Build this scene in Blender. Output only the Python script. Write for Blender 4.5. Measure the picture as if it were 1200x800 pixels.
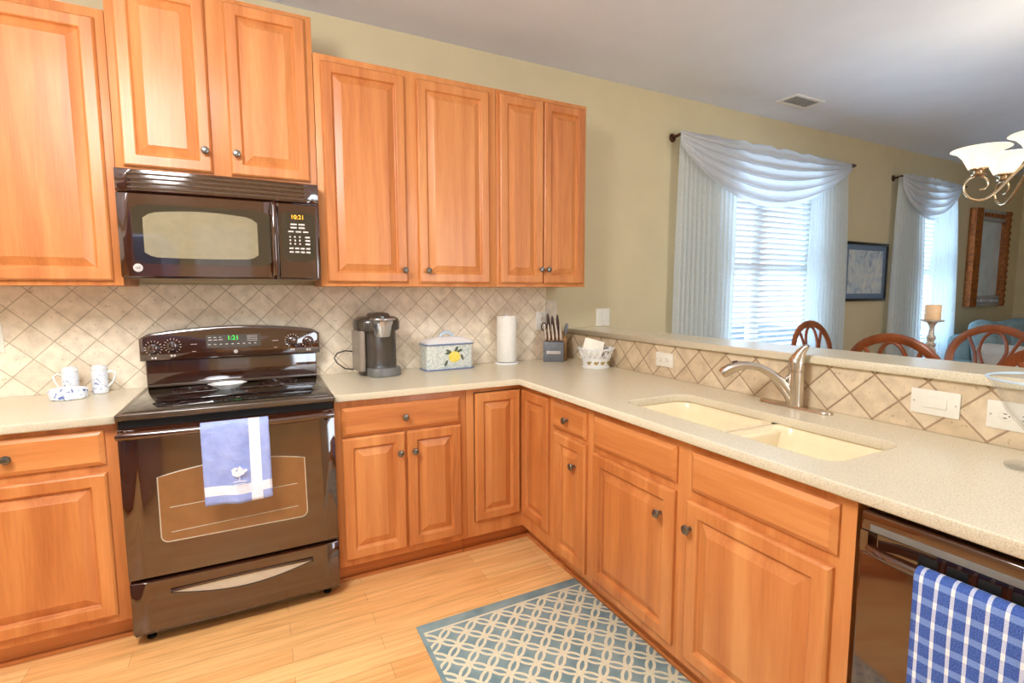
import bpy, bmesh, math, random
from mathutils import Vector, Matrix, Euler
random.seed(7)
PI = math.pi
S = bpy.context.scene
COL = S.collection
for o in list(bpy.data.objects):
    bpy.data.objects.remove(o)

# ------------------------------------------------------------------ camera
cam_d = bpy.data.cameras.new('camera')
cam = bpy.data.objects.new('camera', cam_d); COL.objects.link(cam)
cam_d.sensor_width = 36.0
cam_d.lens = 36.0 * 588.2636 / 1200.0
cam_d.clip_start = 0.05
_r = Vector((0.89102834, -0.45393953, -0.0027212)); _u = Vector((0.04646119, 0.08523137, 0.99527733)); _f = Vector((0.45156379, 0.88694674, -0.09703413))
cam.matrix_world = Matrix(((_r.x, _u.x, -_f.x, 0.47796), (_r.y, _u.y, -_f.y, -2.90283), (_r.z, _u.z, -_f.z, 1.35833), (0, 0, 0, 1)))
S.camera = cam

# ------------------------------------------------------------------ view, sky, lights
S.view_settings.view_transform = 'Standard'
S.view_settings.look = 'None'
S.view_settings.gamma = 1.0
S.view_settings.use_curve_mapping = False
S.view_settings.exposure = 0.17
W = bpy.data.worlds.new('sky'); S.world = W; W.use_nodes = True
_wn = W.node_tree.nodes; _wl = W.node_tree.links
_bg = _wn['Background']
_tc = _wn.new('ShaderNodeTexCoord'); _sp = _wn.new('ShaderNodeSeparateXYZ'); _cr = _wn.new('ShaderNodeValToRGB')
_wl.new(_tc.outputs['Generated'], _sp.inputs[0]); _wl.new(_sp.outputs['Z'], _cr.inputs[0])
_cr.color_ramp.elements[0].position = 0.0; _cr.color_ramp.elements[0].color = (0.86, 0.94, 1.0, 1)
_cr.color_ramp.elements[1].position = 0.7; _cr.color_ramp.elements[1].color = (0.45, 0.68, 1.0, 1)
_wl.new(_cr.outputs[0], _bg.inputs[0])
_bg.inputs[1].default_value = 1.5

def area(name, loc, rot, sx, sy, power, color):
    d = bpy.data.lights.new(name, 'AREA'); d.shape = 'RECTANGLE'; d.size = sx; d.size_y = sy
    d.energy = power; d.color = color
    o = bpy.data.objects.new(name, d); COL.objects.link(o); o.location = loc; o.rotation_euler = rot
    return o
# ceiling fluorescent box in the kitchen, added fill lights (point, left, rear), daylight at the two dining windows
area('kitchen_ceiling_lamp', (-0.20, -2.05, 2.68), (0, 0, 0), 1.15, 0.55, 24, (0.95, 0.975, 1.0))
_pd = bpy.data.lights.new('kitchen_fill_light', 'POINT'); _pd.energy = 86; _pd.color = (0.95, 0.975, 1.0); _pd.shadow_soft_size = 0.28
_po = bpy.data.objects.new('kitchen_fill_light', _pd); COL.objects.link(_po); _po.location = (-0.20, -2.05, 2.38)  # added point fill below the fixture, brightens the ceiling and walls
area('left_fill_light', (-2.12, -3.4, 1.45), (0, -PI/2, 0), 1.8, 1.9, 6, (1.0, 0.98, 0.96))  # added fill light at the left wall, which has no window
area('rear_fill_light', (2.80, -4.62, 1.45), (PI/2, 0, 0), 1.3, 1.9, 48, (0.86, 0.93, 1.0))  # added frontal fill for the backsplash and cabinets
area('dining_window_daylight', (4.48, 0.50, 1.25), (-PI/2-0.45, 0, 0), 1.5, 1.8, 60, (0.60, 0.80, 1.0))
area('living_window_daylight', (7.16, 0.50, 1.25), (-PI/2-0.45, 0, 0), 1.2, 1.8, 60, (0.60, 0.80, 1.0))

# ------------------------------------------------------------------ materials
def lin(c):
    out = []
    for v in c[:3]:
        v = v / 255.0
        out.append(v/12.92 if v <= 0.04045 else ((v+0.055)/1.055)**2.4)
    return tuple(out) + (1.0,)
M = {}
def newmat(name):
    m = bpy.data.materials.new(name); m.use_nodes = True
    nt = m.node_tree; b = nt.nodes['Principled BSDF']
    M[name] = m
    return m, nt, b
def N(nt, t, **kw):
    n = nt.nodes.new(t)
    for k, v in kw.items():
        setattr(n, k, v)
    return n
def ramp(nt, stops):
    n = nt.nodes.new('ShaderNodeValToRGB'); e = n.color_ramp.elements
    while len(e) < len(stops): e.new(0.5)
    for i, (p, c) in enumerate(stops):
        e[i].position = p; e[i].color = c
    return n
def mth(nt, op, a, b=None, c=None):
    n = nt.nodes.new('ShaderNodeMath'); n.operation = op
    for i, v in enumerate((a, b, c)):
        if v is None: continue
        if isinstance(v, (int, float)): n.inputs[i].default_value = v
        else: nt.links.new(v, n.inputs[i])
    return n.outputs[0]
def mixc(nt, fac, a, b, blend='MIX'):
    n = nt.nodes.new('ShaderNodeMix'); n.data_type = 'RGBA'; n.blend_type = blend
    for idx, v in ((0, fac), (6, a), (7, b)):
        if isinstance(v, (int, float)): n.inputs[idx].default_value = v
        elif isinstance(v, tuple): n.inputs[idx].default_value = v
        else: nt.links.new(v, n.inputs[idx])
    return n.outputs[2]
def plain(name, col, rough=0.5, metal=0.0, var=0.04, scale=30, ior=1.5, coat=0.0, bump=0.0, emit=None, es=0.0, trans=0.0):
    m, nt, b = newmat(name)
    c = lin(col)
    tc = N(nt, 'ShaderNodeTexCoord'); nz = N(nt, 'ShaderNodeTexNoise'); nz.inputs['Scale'].default_value = scale; nz.inputs['Detail'].default_value = 4
    nt.links.new(tc.outputs['Object'], nz.inputs['Vector'])
    d = tuple(max(0, x*(1-var*2)) for x in c[:3]) + (1,); l = tuple(min(1, x*(1+var*2)) for x in c[:3]) + (1,)
    r = ramp(nt, [(0.3, d), (0.7, l)]); nt.links.new(nz.outputs['Fac'], r.inputs[0])
    nt.links.new(r.outputs[0], b.inputs['Base Color'])
    b.inputs['Roughness'].default_value = rough; b.inputs['Metallic'].default_value = metal; b.inputs['IOR'].default_value = ior
    b.inputs['Coat Weight'].default_value = coat; b.inputs['Coat Roughness'].default_value = 0.05
    if trans: b.inputs['Transmission Weight'].default_value = trans
    if bump:
        bp = N(nt, 'ShaderNodeBump'); bp.inputs['Strength'].default_value = bump; bp.inputs['Distance'].default_value = 0.004
        nt.links.new(nz.outputs['Fac'], bp.inputs['Height']); nt.links.new(bp.outputs[0], b.inputs['Normal'])
    if emit:
        b.inputs['Emission Color'].default_value = lin(emit); b.inputs['Emission Strength'].default_value = es
    return m
def wood(name, dark, mid, light, axis, rough=0.40, freq=26, coat=0.12):
    m, nt, b = newmat(name)
    tc = N(nt, 'ShaderNodeTexCoord'); oi = N(nt, 'ShaderNodeObjectInfo')
    add = N(nt, 'ShaderNodeVectorMath', operation='ADD'); mul = N(nt, 'ShaderNodeVectorMath', operation='SCALE')
    mul.inputs[0].default_value = (7.3, 3.1, 5.7); nt.links.new(oi.outputs['Random'], mul.inputs['Scale'])
    nt.links.new(tc.outputs['Object'], add.inputs[0]); nt.links.new(mul.outputs[0], add.inputs[1])
    mp = N(nt, 'ShaderNodeMapping'); sc = [freq]*3; sc[axis] = 1.6; mp.inputs['Scale'].default_value = sc
    nt.links.new(add.outputs[0], mp.inputs['Vector'])
    n1 = N(nt, 'ShaderNodeTexNoise'); n1.inputs['Scale'].default_value = 0.45; n1.inputs['Detail'].default_value = 5; n1.inputs['Distortion'].default_value = 0.8
    n2 = N(nt, 'ShaderNodeTexNoise'); n2.inputs['Scale'].default_value = 5.0; n2.inputs['Detail'].default_value = 3
    nt.links.new(mp.outputs[0], n1.inputs['Vector']); nt.links.new(mp.outputs[0], n2.inputs['Vector'])
    f = mth(nt, 'ADD', mth(nt, 'MULTIPLY', n1.outputs['Fac'], 0.78), mth(nt, 'MULTIPLY', n2.outputs['Fac'], 0.22))
    f = mth(nt, 'ADD', f, mth(nt, 'MULTIPLY', mth(nt, 'SUBTRACT', oi.outputs['Random'], 0.5), 0.10))
    r = ramp(nt, [(0.28, lin(dark)), (0.5, lin(mid)), (0.72, lin(light))]); nt.links.new(f, r.inputs[0])
    nt.links.new(r.outputs[0], b.inputs['Base Color'])
    b.inputs['Roughness'].default_value = rough; b.inputs['Coat Weight'].default_value = coat; b.inputs['Coat Roughness'].default_value = 0.18
    return m
def tile(name, c1, c2, grout, side, mortar):
    m, nt, b = newmat(name)
    uv = N(nt, 'ShaderNodeTexCoord'); br = N(nt, 'ShaderNodeTexBrick'); br.offset = 0.0; br.squash = 1.0
    br.inputs['Scale'].default_value = 1.0; br.inputs['Brick Width'].default_value = side; br.inputs['Row Height'].default_value = side
    br.inputs['Mortar Size'].default_value = mortar; br.inputs['Mortar Smooth'].default_value = 0.25; br.inputs['Bias'].default_value = 0.0
    br.inputs['Color1'].default_value = lin(c1); br.inputs['Color2'].default_value = lin(c2); br.inputs['Mortar'].default_value = lin(grout)
    nt.links.new(uv.outputs['UV'], br.inputs['Vector'])
    nz = N(nt, 'ShaderNodeTexNoise'); nz.inputs['Scale'].default_value = 22; nz.inputs['Detail'].default_value = 6
    nt.links.new(uv.outputs['Object'], nz.inputs['Vector'])
    r = ramp(nt, [(0.3, (0.80, 0.77, 0.72, 1)), (0.62, (1.06, 1.05, 1.04, 1))]); nt.links.new(nz.outputs['Fac'], r.inputs[0])
    c = mixc(nt, 0.8, br.outputs['Color'], r.outputs[0], 'MULTIPLY')
    n2 = N(nt, 'ShaderNodeTexNoise'); n2.inputs['Scale'].default_value = 75; n2.inputs['Detail'].default_value = 3
    nt.links.new(uv.outputs['Object'], n2.inputs['Vector'])
    r2 = ramp(nt, [(0.28, (0.66, 0.58, 0.48, 1)), (0.36, (1, 1, 1, 1))]); nt.links.new(n2.outputs['Fac'], r2.inputs[0])
    c = mixc(nt, 0.75, c, r2.outputs[0], 'MULTIPLY')
    nt.links.new(c, b.inputs['Base Color']); b.inputs['Roughness'].default_value = 0.5
    bp = N(nt, 'ShaderNodeBump'); bp.inputs['Strength'].default_value = 0.5; bp.inputs['Distance'].default_value = 0.003
    nt.links.new(mth(nt, 'SUBTRACT', 1.0, br.outputs['Fac']), bp.inputs['Height']); nt.links.new(bp.outputs[0], b.inputs['Normal'])
    return m

wood('wood_v', (180, 102, 50), (206, 130, 70), (222, 152, 90), 2)
wood('wood_h', (180, 102, 50), (206, 130, 70), (222, 152, 90), 0)
wood('chair_wood', (104, 48, 22), (140, 72, 36), (170, 96, 54), 2, rough=0.3, freq=14)
tile('tile_back', (248, 235, 212), (234, 218, 194), (202, 186, 160), 0.1494/math.sqrt(2), 0.0026)
tile('tile_side', (228, 210, 180), (210, 188, 154), (170, 142, 112), 0.155/math.sqrt(2), 0.0034)
plain('wall_paint', (210, 195, 158), 0.85, var=0.015, scale=4)
plain('ceiling_paint_daylit', (226, 232, 243), 0.9, var=0.01, scale=4)  # white paint with the blue cast of daylight put into its colour
plain('white_paint', (236, 236, 232), 0.5, var=0.01)
plain('outside_concrete', (172, 180, 184), 0.9, var=0.2, scale=3)  # bluish grey concrete ground beyond the windows
plain('black_gloss', (60, 28, 14), 0.07, var=0.05, ior=2.1)  # black finish; brown of the reflected cabinets is put into the colour
plain('black_glass', (14, 10, 8), 0.04, var=0.02, ior=2.3)
plain('oven_window', (132, 86, 46), 0.05, var=0.03, ior=1.9)  # reflection of the wooden floor is painted in as brown
plain('micro_window', (142, 132, 106), 0.05, var=0.03, ior=1.9)  # beige reflection of the wall behind is put into the base colour
plain('brown_black', (74, 56, 40), 0.25, var=0.04, ior=1.8)
plain('dark_gap', (10, 8, 7), 0.6, var=0.02)
plain('trim_line', (196, 184, 162), 0.3, var=0.02)
plain('burner_ring', (62, 30, 28), 0.12, var=0.1, ior=1.8)
plain('pewter', (128, 124, 116), 0.28, metal=0.9, var=0.04)
plain('nickel', (206, 196, 182), 0.24, metal=1.0, var=0.02)
plain('chrome', (220, 220, 220), 0.1, metal=1.0, var=0.02)
plain('steel_grey', (160, 162, 166), 0.3, metal=0.6, var=0.02)
plain('bronze', (92, 60, 40), 0.4, metal=0.7, var=0.08)
plain('brushed_champagne', (190, 168, 140), 0.26, metal=0.9, var=0.05)
plain('plate_white', (240, 236, 222), 0.4, var=0.01)
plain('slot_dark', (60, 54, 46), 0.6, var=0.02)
plain('ceramic_white', (242, 242, 240), 0.22, var=0.02)
plain('paper', (246, 242, 232), 0.9, var=0.02, bump=0.1, scale=90)
plain('napkin', (250, 244, 226), 0.85, var=0.02)
plain('sink_cream', (250, 232, 194), 0.28, var=0.01)
plain('coffee_body', (70, 62, 54), 0.22, var=0.04, ior=1.7)
plain('coffee_grey', (112, 112, 108), 0.35, var=0.03)
plain('coffee_silver', (196, 196, 196), 0.22, metal=0.85, var=0.02)
plain('tank_clear', (150, 136, 122), 0.15, var=0.03)
plain('cable', (40, 34, 30), 0.5, var=0.03)
plain('block_grey', (116, 118, 124), 0.5, var=0.06)
plain('block_wood', (170, 128, 80), 0.5, var=0.1)
plain('handle_steel', (206, 188, 170), 0.3, metal=0.5, var=0.03)
plain('handle_dark', (64, 34, 22), 0.4, var=0.08)
plain('rim_blue', (120, 132, 168), 0.3, var=0.05)
plain('lemon', (246, 220, 96), 0.4, var=0.06)
plain('leaf_green', (92, 100, 74), 0.5, var=0.1)
plain('floral_gold', (168, 146, 90), 0.5, var=0.15, scale=120)
plain('light_blue', (196, 216, 232), 0.3, var=0.03)
plain('picture_black', (34, 30, 28), 0.35, var=0.03)
plain('picture_mat', (106, 126, 152), 0.7, var=0.02)
plain('gilt_brown', (142, 84, 34), 0.38, metal=0.35, var=0.3, scale=40)
plain('frame_silver', (176, 180, 188), 0.35, metal=0.5, var=0.2, scale=60)
plain('teal_fabric', (138, 164, 172), 0.85, var=0.08, scale=18)
plain('teal_dark', (34, 92, 104), 0.85, var=0.08, scale=18)
plain('pale_fabric', (216, 212, 206), 0.85, var=0.03, scale=18)
plain('candle_wax', (246, 206, 160), 0.45, var=0.03)
plain('silver_leaf', (196, 184, 168), 0.35, metal=0.5, var=0.15, scale=80)
plain('fridge', (112, 118, 146), 0.3, var=0.02)
plain('led_green', (40, 190, 60), 0.5, emit=(60, 230, 80), es=1.2)
plain('led_amber', (250, 160, 30), 0.5, emit=(255, 170, 30), es=1.6)
plain('key_white', (214, 206, 198), 0.5)
plain('emblem_grey', (204, 196, 192), 0.35, metal=0.2)
plain('lamp_shade_glow', (255, 240, 214), 0.4, emit=(255, 236, 204), es=0.85)
plain('diffuser_glow', (255, 250, 240), 0.5, emit=(255, 244, 226), es=3.0)
plain('blind_white', (246, 249, 253), 0.55, var=0.01)
plain('towel_white', (236, 238, 246), 0.9, var=0.03, bump=0.2, scale=200)

def mat_floor():
    m, nt, b = newmat('oak_floor')
    tc = N(nt, 'ShaderNodeTexCoord'); br = N(nt, 'ShaderNodeTexBrick'); br.offset = 0.37; br.offset_frequency = 2; br.squash = 1.0
    br.inputs['Scale'].default_value = 1.0; br.inputs['Brick Width'].default_value = 0.86; br.inputs['Row Height'].default_value = 0.0826
    br.inputs['Mortar Size'].default_value = 0.0008; br.inputs['Mortar Smooth'].default_value = 0.3
    br.inputs['Color1'].default_value = lin((247, 202, 138)); br.inputs['Color2'].default_value = lin((238, 180, 114)); br.inputs['Mortar'].default_value = lin((178, 124, 76))
    nt.links.new(tc.outputs['Object'], br.inputs['Vector'])
    mp = N(nt, 'ShaderNodeMapping'); mp.inputs['Scale'].default_value = (1.8, 34, 1); nt.links.new(tc.outputs['Object'], mp.inputs['Vector'])
    nz = N(nt, 'ShaderNodeTexNoise'); nz.inputs['Scale'].default_value = 1.3; nz.inputs['Detail'].default_value = 6; nz.inputs['Distortion'].default_value = 1.2
    nt.links.new(mp.outputs[0], nz.inputs['Vector'])
    r = ramp(nt, [(0.3, (0.78, 0.66, 0.52, 1)), (0.6, (1.06, 1.04, 1.02, 1))]); nt.links.new(nz.outputs['Fac'], r.inputs[0])
    nt.links.new(mixc(nt, 0.8, br.outputs['Color'], r.outputs[0], 'MULTIPLY'), b.inputs['Base Color'])
    b.inputs['Roughness'].default_value = 0.33; b.inputs['Coat Weight'].default_value = 0.2; b.inputs['Coat Roughness'].default_value = 0.2
mat_floor()
def mat_counter():
    m, nt, b = newmat('counter_stone')
    tc = N(nt, 'ShaderNodeTexCoord')
    n1 = N(nt, 'ShaderNodeTexNoise'); n1.inputs['Scale'].default_value = 300; n1.inputs['Detail'].default_value = 2
    n2 = N(nt, 'ShaderNodeTexNoise'); n2.inputs['Scale'].default_value = 420; n2.inputs['Detail'].default_value = 2
    nt.links.new(tc.outputs['Object'], n1.inputs['Vector']); nt.links.new(tc.outputs['Object'], n2.inputs['Vector'])
    r1 = ramp(nt, [(0.32, lin((204, 190, 160))), (0.46, lin((222, 210, 182))), (0.68, lin((230, 220, 196)))]); nt.links.new(n1.outputs['Fac'], r1.inputs[0])
    r2 = ramp(nt, [(0.3, (0.80, 0.75, 0.68, 1)), (0.42, (1, 1, 1, 1))]); nt.links.new(n2.outputs['Fac'], r2.inputs[0])
    nt.links.new(mixc(nt, 0.5, r1.outputs[0], r2.outputs[0], 'MULTIPLY'), b.inputs['Base Color'])
    b.inputs['Roughness'].default_value = 0.24
mat_counter()
def mat_rug():
    m, nt, b = newmat('rug_weave')
    tc = N(nt, 'ShaderNodeTexCoord'); sp = N(nt, 'ShaderNodeSeparateXYZ'); nt.links.new(tc.outputs['Object'], sp.inputs[0])
    X, Y = sp.outputs['X'], sp.outputs['Y']      # rug-local metres, origin at the far left corner, y negative towards the viewer
    u = mth(nt, 'SUBTRACT', X, 0.060); v = mth(nt, 'ADD', Y, 0.122)
    s = 0.0788*math.sqrt(2)
    a = mth(nt, 'DIVIDE', mth(nt, 'ADD', u, v), s); c = mth(nt, 'DIVIDE', mth(nt, 'SUBTRACT', u, v), s)
    pa = mth(nt, 'SUBTRACT', mth(nt, 'FRACT', a), 0.5); pc = mth(nt, 'SUBTRACT', mth(nt, 'FRACT', c), 0.5)
    qa = mth(nt, 'ABSOLUTE', pa); qc = mth(nt, 'ABSOLUTE', pc)
    def ring(x, y):
        dx = mth(nt, 'SUBTRACT', x, 1.17)
        d = mth(nt, 'SQRT', mth(nt, 'ADD', mth(nt, 'MULTIPLY', dx, dx), mth(nt, 'MULTIPLY', y, y)))
        return mth(nt, 'ABSOLUTE', mth(nt, 'SUBTRACT', d, 0.842))
    d = mth(nt, 'MINIMUM', ring(qa, qc), ring(qc, qa))
    lat = mth(nt, 'LESS_THAN', d, 0.074)
    node = mth(nt, 'GREATER_THAN', mth(nt, 'ADD', qa, qc), 0.80)
    lat = mth(nt, 'MAXIMUM', lat, node)
    inside = mth(nt, 'MULTIPLY', mth(nt, 'LESS_THAN', Y, -0.062), mth(nt, 'MULTIPLY', mth(nt, 'GREATER_THAN', X, 0.016), mth(nt, 'LESS_THAN', X, 0.775)))
    line = mth(nt, 'LESS_THAN', mth(nt, 'ABSOLUTE', mth(nt, 'ADD', Y, 0.056)), 0.005)
    mask = mth(nt, 'MAXIMUM', mth(nt, 'MULTIPLY', lat, inside), mth(nt, 'MULTIPLY', line, mth(nt, 'GREATER_THAN', X, 0.016)))
    nz = N(nt, 'ShaderNodeTexNoise'); nz.inputs['Scale'].default_value = 260; nt.links.new(tc.outputs['Object'], nz.inputs['Vector'])
    n2 = N(nt, 'ShaderNodeTexNoise'); n2.inputs['Scale'].default_value = 9; nt.links.new(tc.outputs['Object'], n2.inputs['Vector'])
    teal = ramp(nt, [(0.35, lin((118, 146, 150))), (0.65, lin((146, 170, 170)))]); nt.links.new(n2.outputs['Fac'], teal.inputs[0])
    cr = ramp(nt, [(0.3, lin((214, 212, 180))), (0.7, lin((244, 240, 212)))]); nt.links.new(nz.outputs['Fac'], cr.inputs[0])
    nt.links.new(mixc(nt, mask, teal.outputs[0], cr.outputs[0]), b.inputs['Base Color'])
    b.inputs['Roughness'].default_value = 0.95
    bp = N(nt, 'ShaderNodeBump'); bp.inputs['Strength'].default_value = 0.5; bp.inputs['Distance'].default_value = 0.003
    nt.links.new(mth(nt, 'ADD', mth(nt, 'MULTIPLY', nz.outputs['Fac'], 0.6), mask), bp.inputs['Height']); nt.links.new(bp.outputs[0], b.inputs['Normal'])
mat_rug()
def mat_check():
    m, nt, b = newmat('check_towel')
    uv = N(nt, 'ShaderNodeTexCoord'); sp = N(nt, 'ShaderNodeSeparateXYZ'); nt.links.new(uv.outputs['UV'], sp.inputs[0])
    fu = mth(nt, 'FRACT', mth(nt, 'DIVIDE', sp.outputs['X'], 0.0262)); fv = mth(nt, 'FRACT', mth(nt, 'DIVIDE', sp.outputs['Y'], 0.040))
    lu = mth(nt, 'LESS_THAN', mth(nt, 'ABSOLUTE', mth(nt, 'SUBTRACT', fu, 0.5)), 0.12)
    lv = mth(nt, 'LESS_THAN', mth(nt, 'ABSOLUTE', mth(nt, 'SUBTRACT', fv, 0.5)), 0.17)
    nz = N(nt, 'ShaderNodeTexNoise'); nz.inputs['Scale'].default_value = 420; nt.links.new(uv.outputs['UV'], nz.inputs['Vector'])
    bl = ramp(nt, [(0.3, lin((40, 68, 148))), (0.7, lin((86, 120, 198)))]); nt.links.new(nz.outputs['Fac'], bl.inputs[0])
    c = mixc(nt, mth(nt, 'MULTIPLY', lv, 0.85), bl.outputs[0], lin((128, 158, 218)))
    c = mixc(nt, mth(nt, 'MULTIPLY', lu, 0.9), c, lin((214, 222, 242)))
    c = mixc(nt, mth(nt, 'MULTIPLY', lu, lv), c, lin((250, 250, 252)))
    nt.links.new(c, b.inputs['Base Color']); b.inputs['Roughness'].default_value = 0.95
    bp = N(nt, 'ShaderNodeBump'); bp.inputs['Strength'].default_value = 0.7; bp.inputs['Distance'].default_value = 0.004
    nt.links.new(mth(nt, 'ADD', nz.outputs['Fac'], mth(nt, 'MULTIPLY', lu, 0.8)), bp.inputs['Height']); nt.links.new(bp.outputs[0], b.inputs['Normal'])
mat_check()
def mat_periwinkle():
    m, nt, b = newmat('periwinkle_towel')
    uv = N(nt, 'ShaderNodeTexCoord'); sp = N(nt, 'ShaderNodeSeparateXYZ'); nt.links.new(uv.outputs['UV'], sp.inputs[0])
    U, V = sp.outputs['X'], sp.outputs['Y']       # metres from the towel's left edge and bottom hem
    lu = mth(nt, 'LESS_THAN', mth(nt, 'ABSOLUTE', mth(nt, 'SUBTRACT', U, 0.180)), 0.019)
    lv = mth(nt, 'LESS_THAN', mth(nt, 'ABSOLUTE', mth(nt, 'SUBTRACT', V, 0.055)), 0.019)
    s = mth(nt, 'MAXIMUM', lu, lv)
    nz = N(nt, 'ShaderNodeTexNoise'); nz.inputs['Scale'].default_value = 16; nz.inputs['Detail'].default_value = 5; nt.links.new(uv.outputs['UV'], nz.inputs['Vector'])
    bl = ramp(nt, [(0.3, lin((146, 162, 222))), (0.7, lin((170, 184, 236)))]); nt.links.new(nz.outputs['Fac'], bl.inputs[0])
    nt.links.new(mixc(nt, s, bl.outputs[0], lin((236, 238, 250))), b.inputs['Base Color']); b.inputs['Roughness'].default_value = 0.95
    bp = N(nt, 'ShaderNodeBump'); bp.inputs['Strength'].default_value = 0.6; bp.inputs['Distance'].default_value = 0.02
    nt.links.new(nz.outputs['Fac'], bp.inputs['Height']); nt.links.new(bp.outputs[0], b.inputs['Normal'])
mat_periwinkle()
def mat_sheer(name, col, tr, tl_):
    m, nt, b = newmat(name)
    out = nt.nodes['Material Output']
    df = N(nt, 'ShaderNodeBsdfDiffuse'); tl = N(nt, 'ShaderNodeBsdfTranslucent'); tp = N(nt, 'ShaderNodeBsdfTransparent')
    tc = N(nt, 'ShaderNodeTexCoord'); nz = N(nt, 'ShaderNodeTexNoise'); nz.inputs['Scale'].default_value = 60
    nt.links.new(tc.outputs['Object'], nz.inputs['Vector'])
    r = ramp(nt, [(0.3, lin(tuple(v-8 for v in col))), (0.7, lin(col))]); nt.links.new(nz.outputs['Fac'], r.inputs[0])
    nt.links.new(r.outputs[0], df.inputs[0]); nt.links.new(r.outputs[0], tl.inputs[0])
    m1 = N(nt, 'ShaderNodeMixShader'); m1.inputs[0].default_value = tl_; nt.links.new(df.outputs[0], m1.inputs[1]); nt.links.new(tl.outputs[0], m1.inputs[2])
    m2 = N(nt, 'ShaderNodeMixShader'); m2.inputs[0].default_value = tr; nt.links.new(m1.outputs[0], m2.inputs[1]); nt.links.new(tp.outputs[0], m2.inputs[2])
    nt.links.new(m2.outputs[0], out.inputs[0])
mat_sheer('sheer', (240, 246, 248), 0.14, 0.55)
mat_sheer('sheer_swag', (250, 251, 254), 0.26, 0.66)
def mat_glass(name, tint, gloss):
    m, nt, b = newmat(name)
    out = nt.nodes['Material Output']; tp = N(nt, 'ShaderNodeBsdfTransparent'); tp.inputs[0].default_value = tint
    gl = N(nt, 'ShaderNodeBsdfGlossy'); gl.inputs['Roughness'].default_value = 0.03
    lw = N(nt, 'ShaderNodeLayerWeight'); lw.inputs[0].default_value = 0.5
    fr = mth(nt, 'ADD', mth(nt, 'MULTIPLY', mth(nt, 'POWER', lw.outputs['Facing'], 4.0), gloss), 0.03)
    mx = N(nt, 'ShaderNodeMixShader'); nt.links.new(fr, mx.inputs[0]); nt.links.new(tp.outputs[0], mx.inputs[1]); nt.links.new(gl.outputs[0], mx.inputs[2])
    nt.links.new(mx.outputs[0], out.inputs[0])
mat_glass('window_glass', (0.95, 0.98, 1, 1), 0.3)
mat_glass('bowl_glass', (0.98, 0.985, 0.985, 1), 0.5)
def mat_print(name, stops, scale, dist):
    m, nt, b = newmat(name)
    tc = N(nt, 'ShaderNodeTexCoord'); nz = N(nt, 'ShaderNodeTexNoise'); nz.inputs['Scale'].default_value = scale; nz.inputs['Detail'].default_value = 4; nz.inputs['Distortion'].default_value = dist
    nt.links.new(tc.outputs['Object'], nz.inputs['Vector'])
    r = ramp(nt, [(p, lin(c)) for p, c in stops]); nt.links.new(nz.outputs['Fac'], r.inputs[0])
    nt.links.new(r.outputs[0], b.inputs['Base Color']); b.inputs['Roughness'].default_value = 0.3
mat_print('floral_print', [(0.3, (132, 152, 178)), (0.45, (186, 198, 206)), (0.7, (222, 222, 212))], 7, 1.5)
mat_print('painted_ceramic', [(0.36, (96, 116, 176)), (0.42, (236, 240, 246)), (0.62, (244, 246, 248)), (0.68, (150, 168, 210))], 42, 0.6)
mat_print('scroll_ceramic', [(0.30, (206, 214, 206)), (0.42, (244, 244, 236)), (0.48, (190, 204, 200)), (0.54, (246, 246, 238)), (0.66, (206, 216, 210))], 13, 2.5)
plain('mirror_glass', (200, 218, 232), 0.12, metal=0.12, var=0.06, scale=6)  # pale blue stands in for the window the mirror reflects

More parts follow.
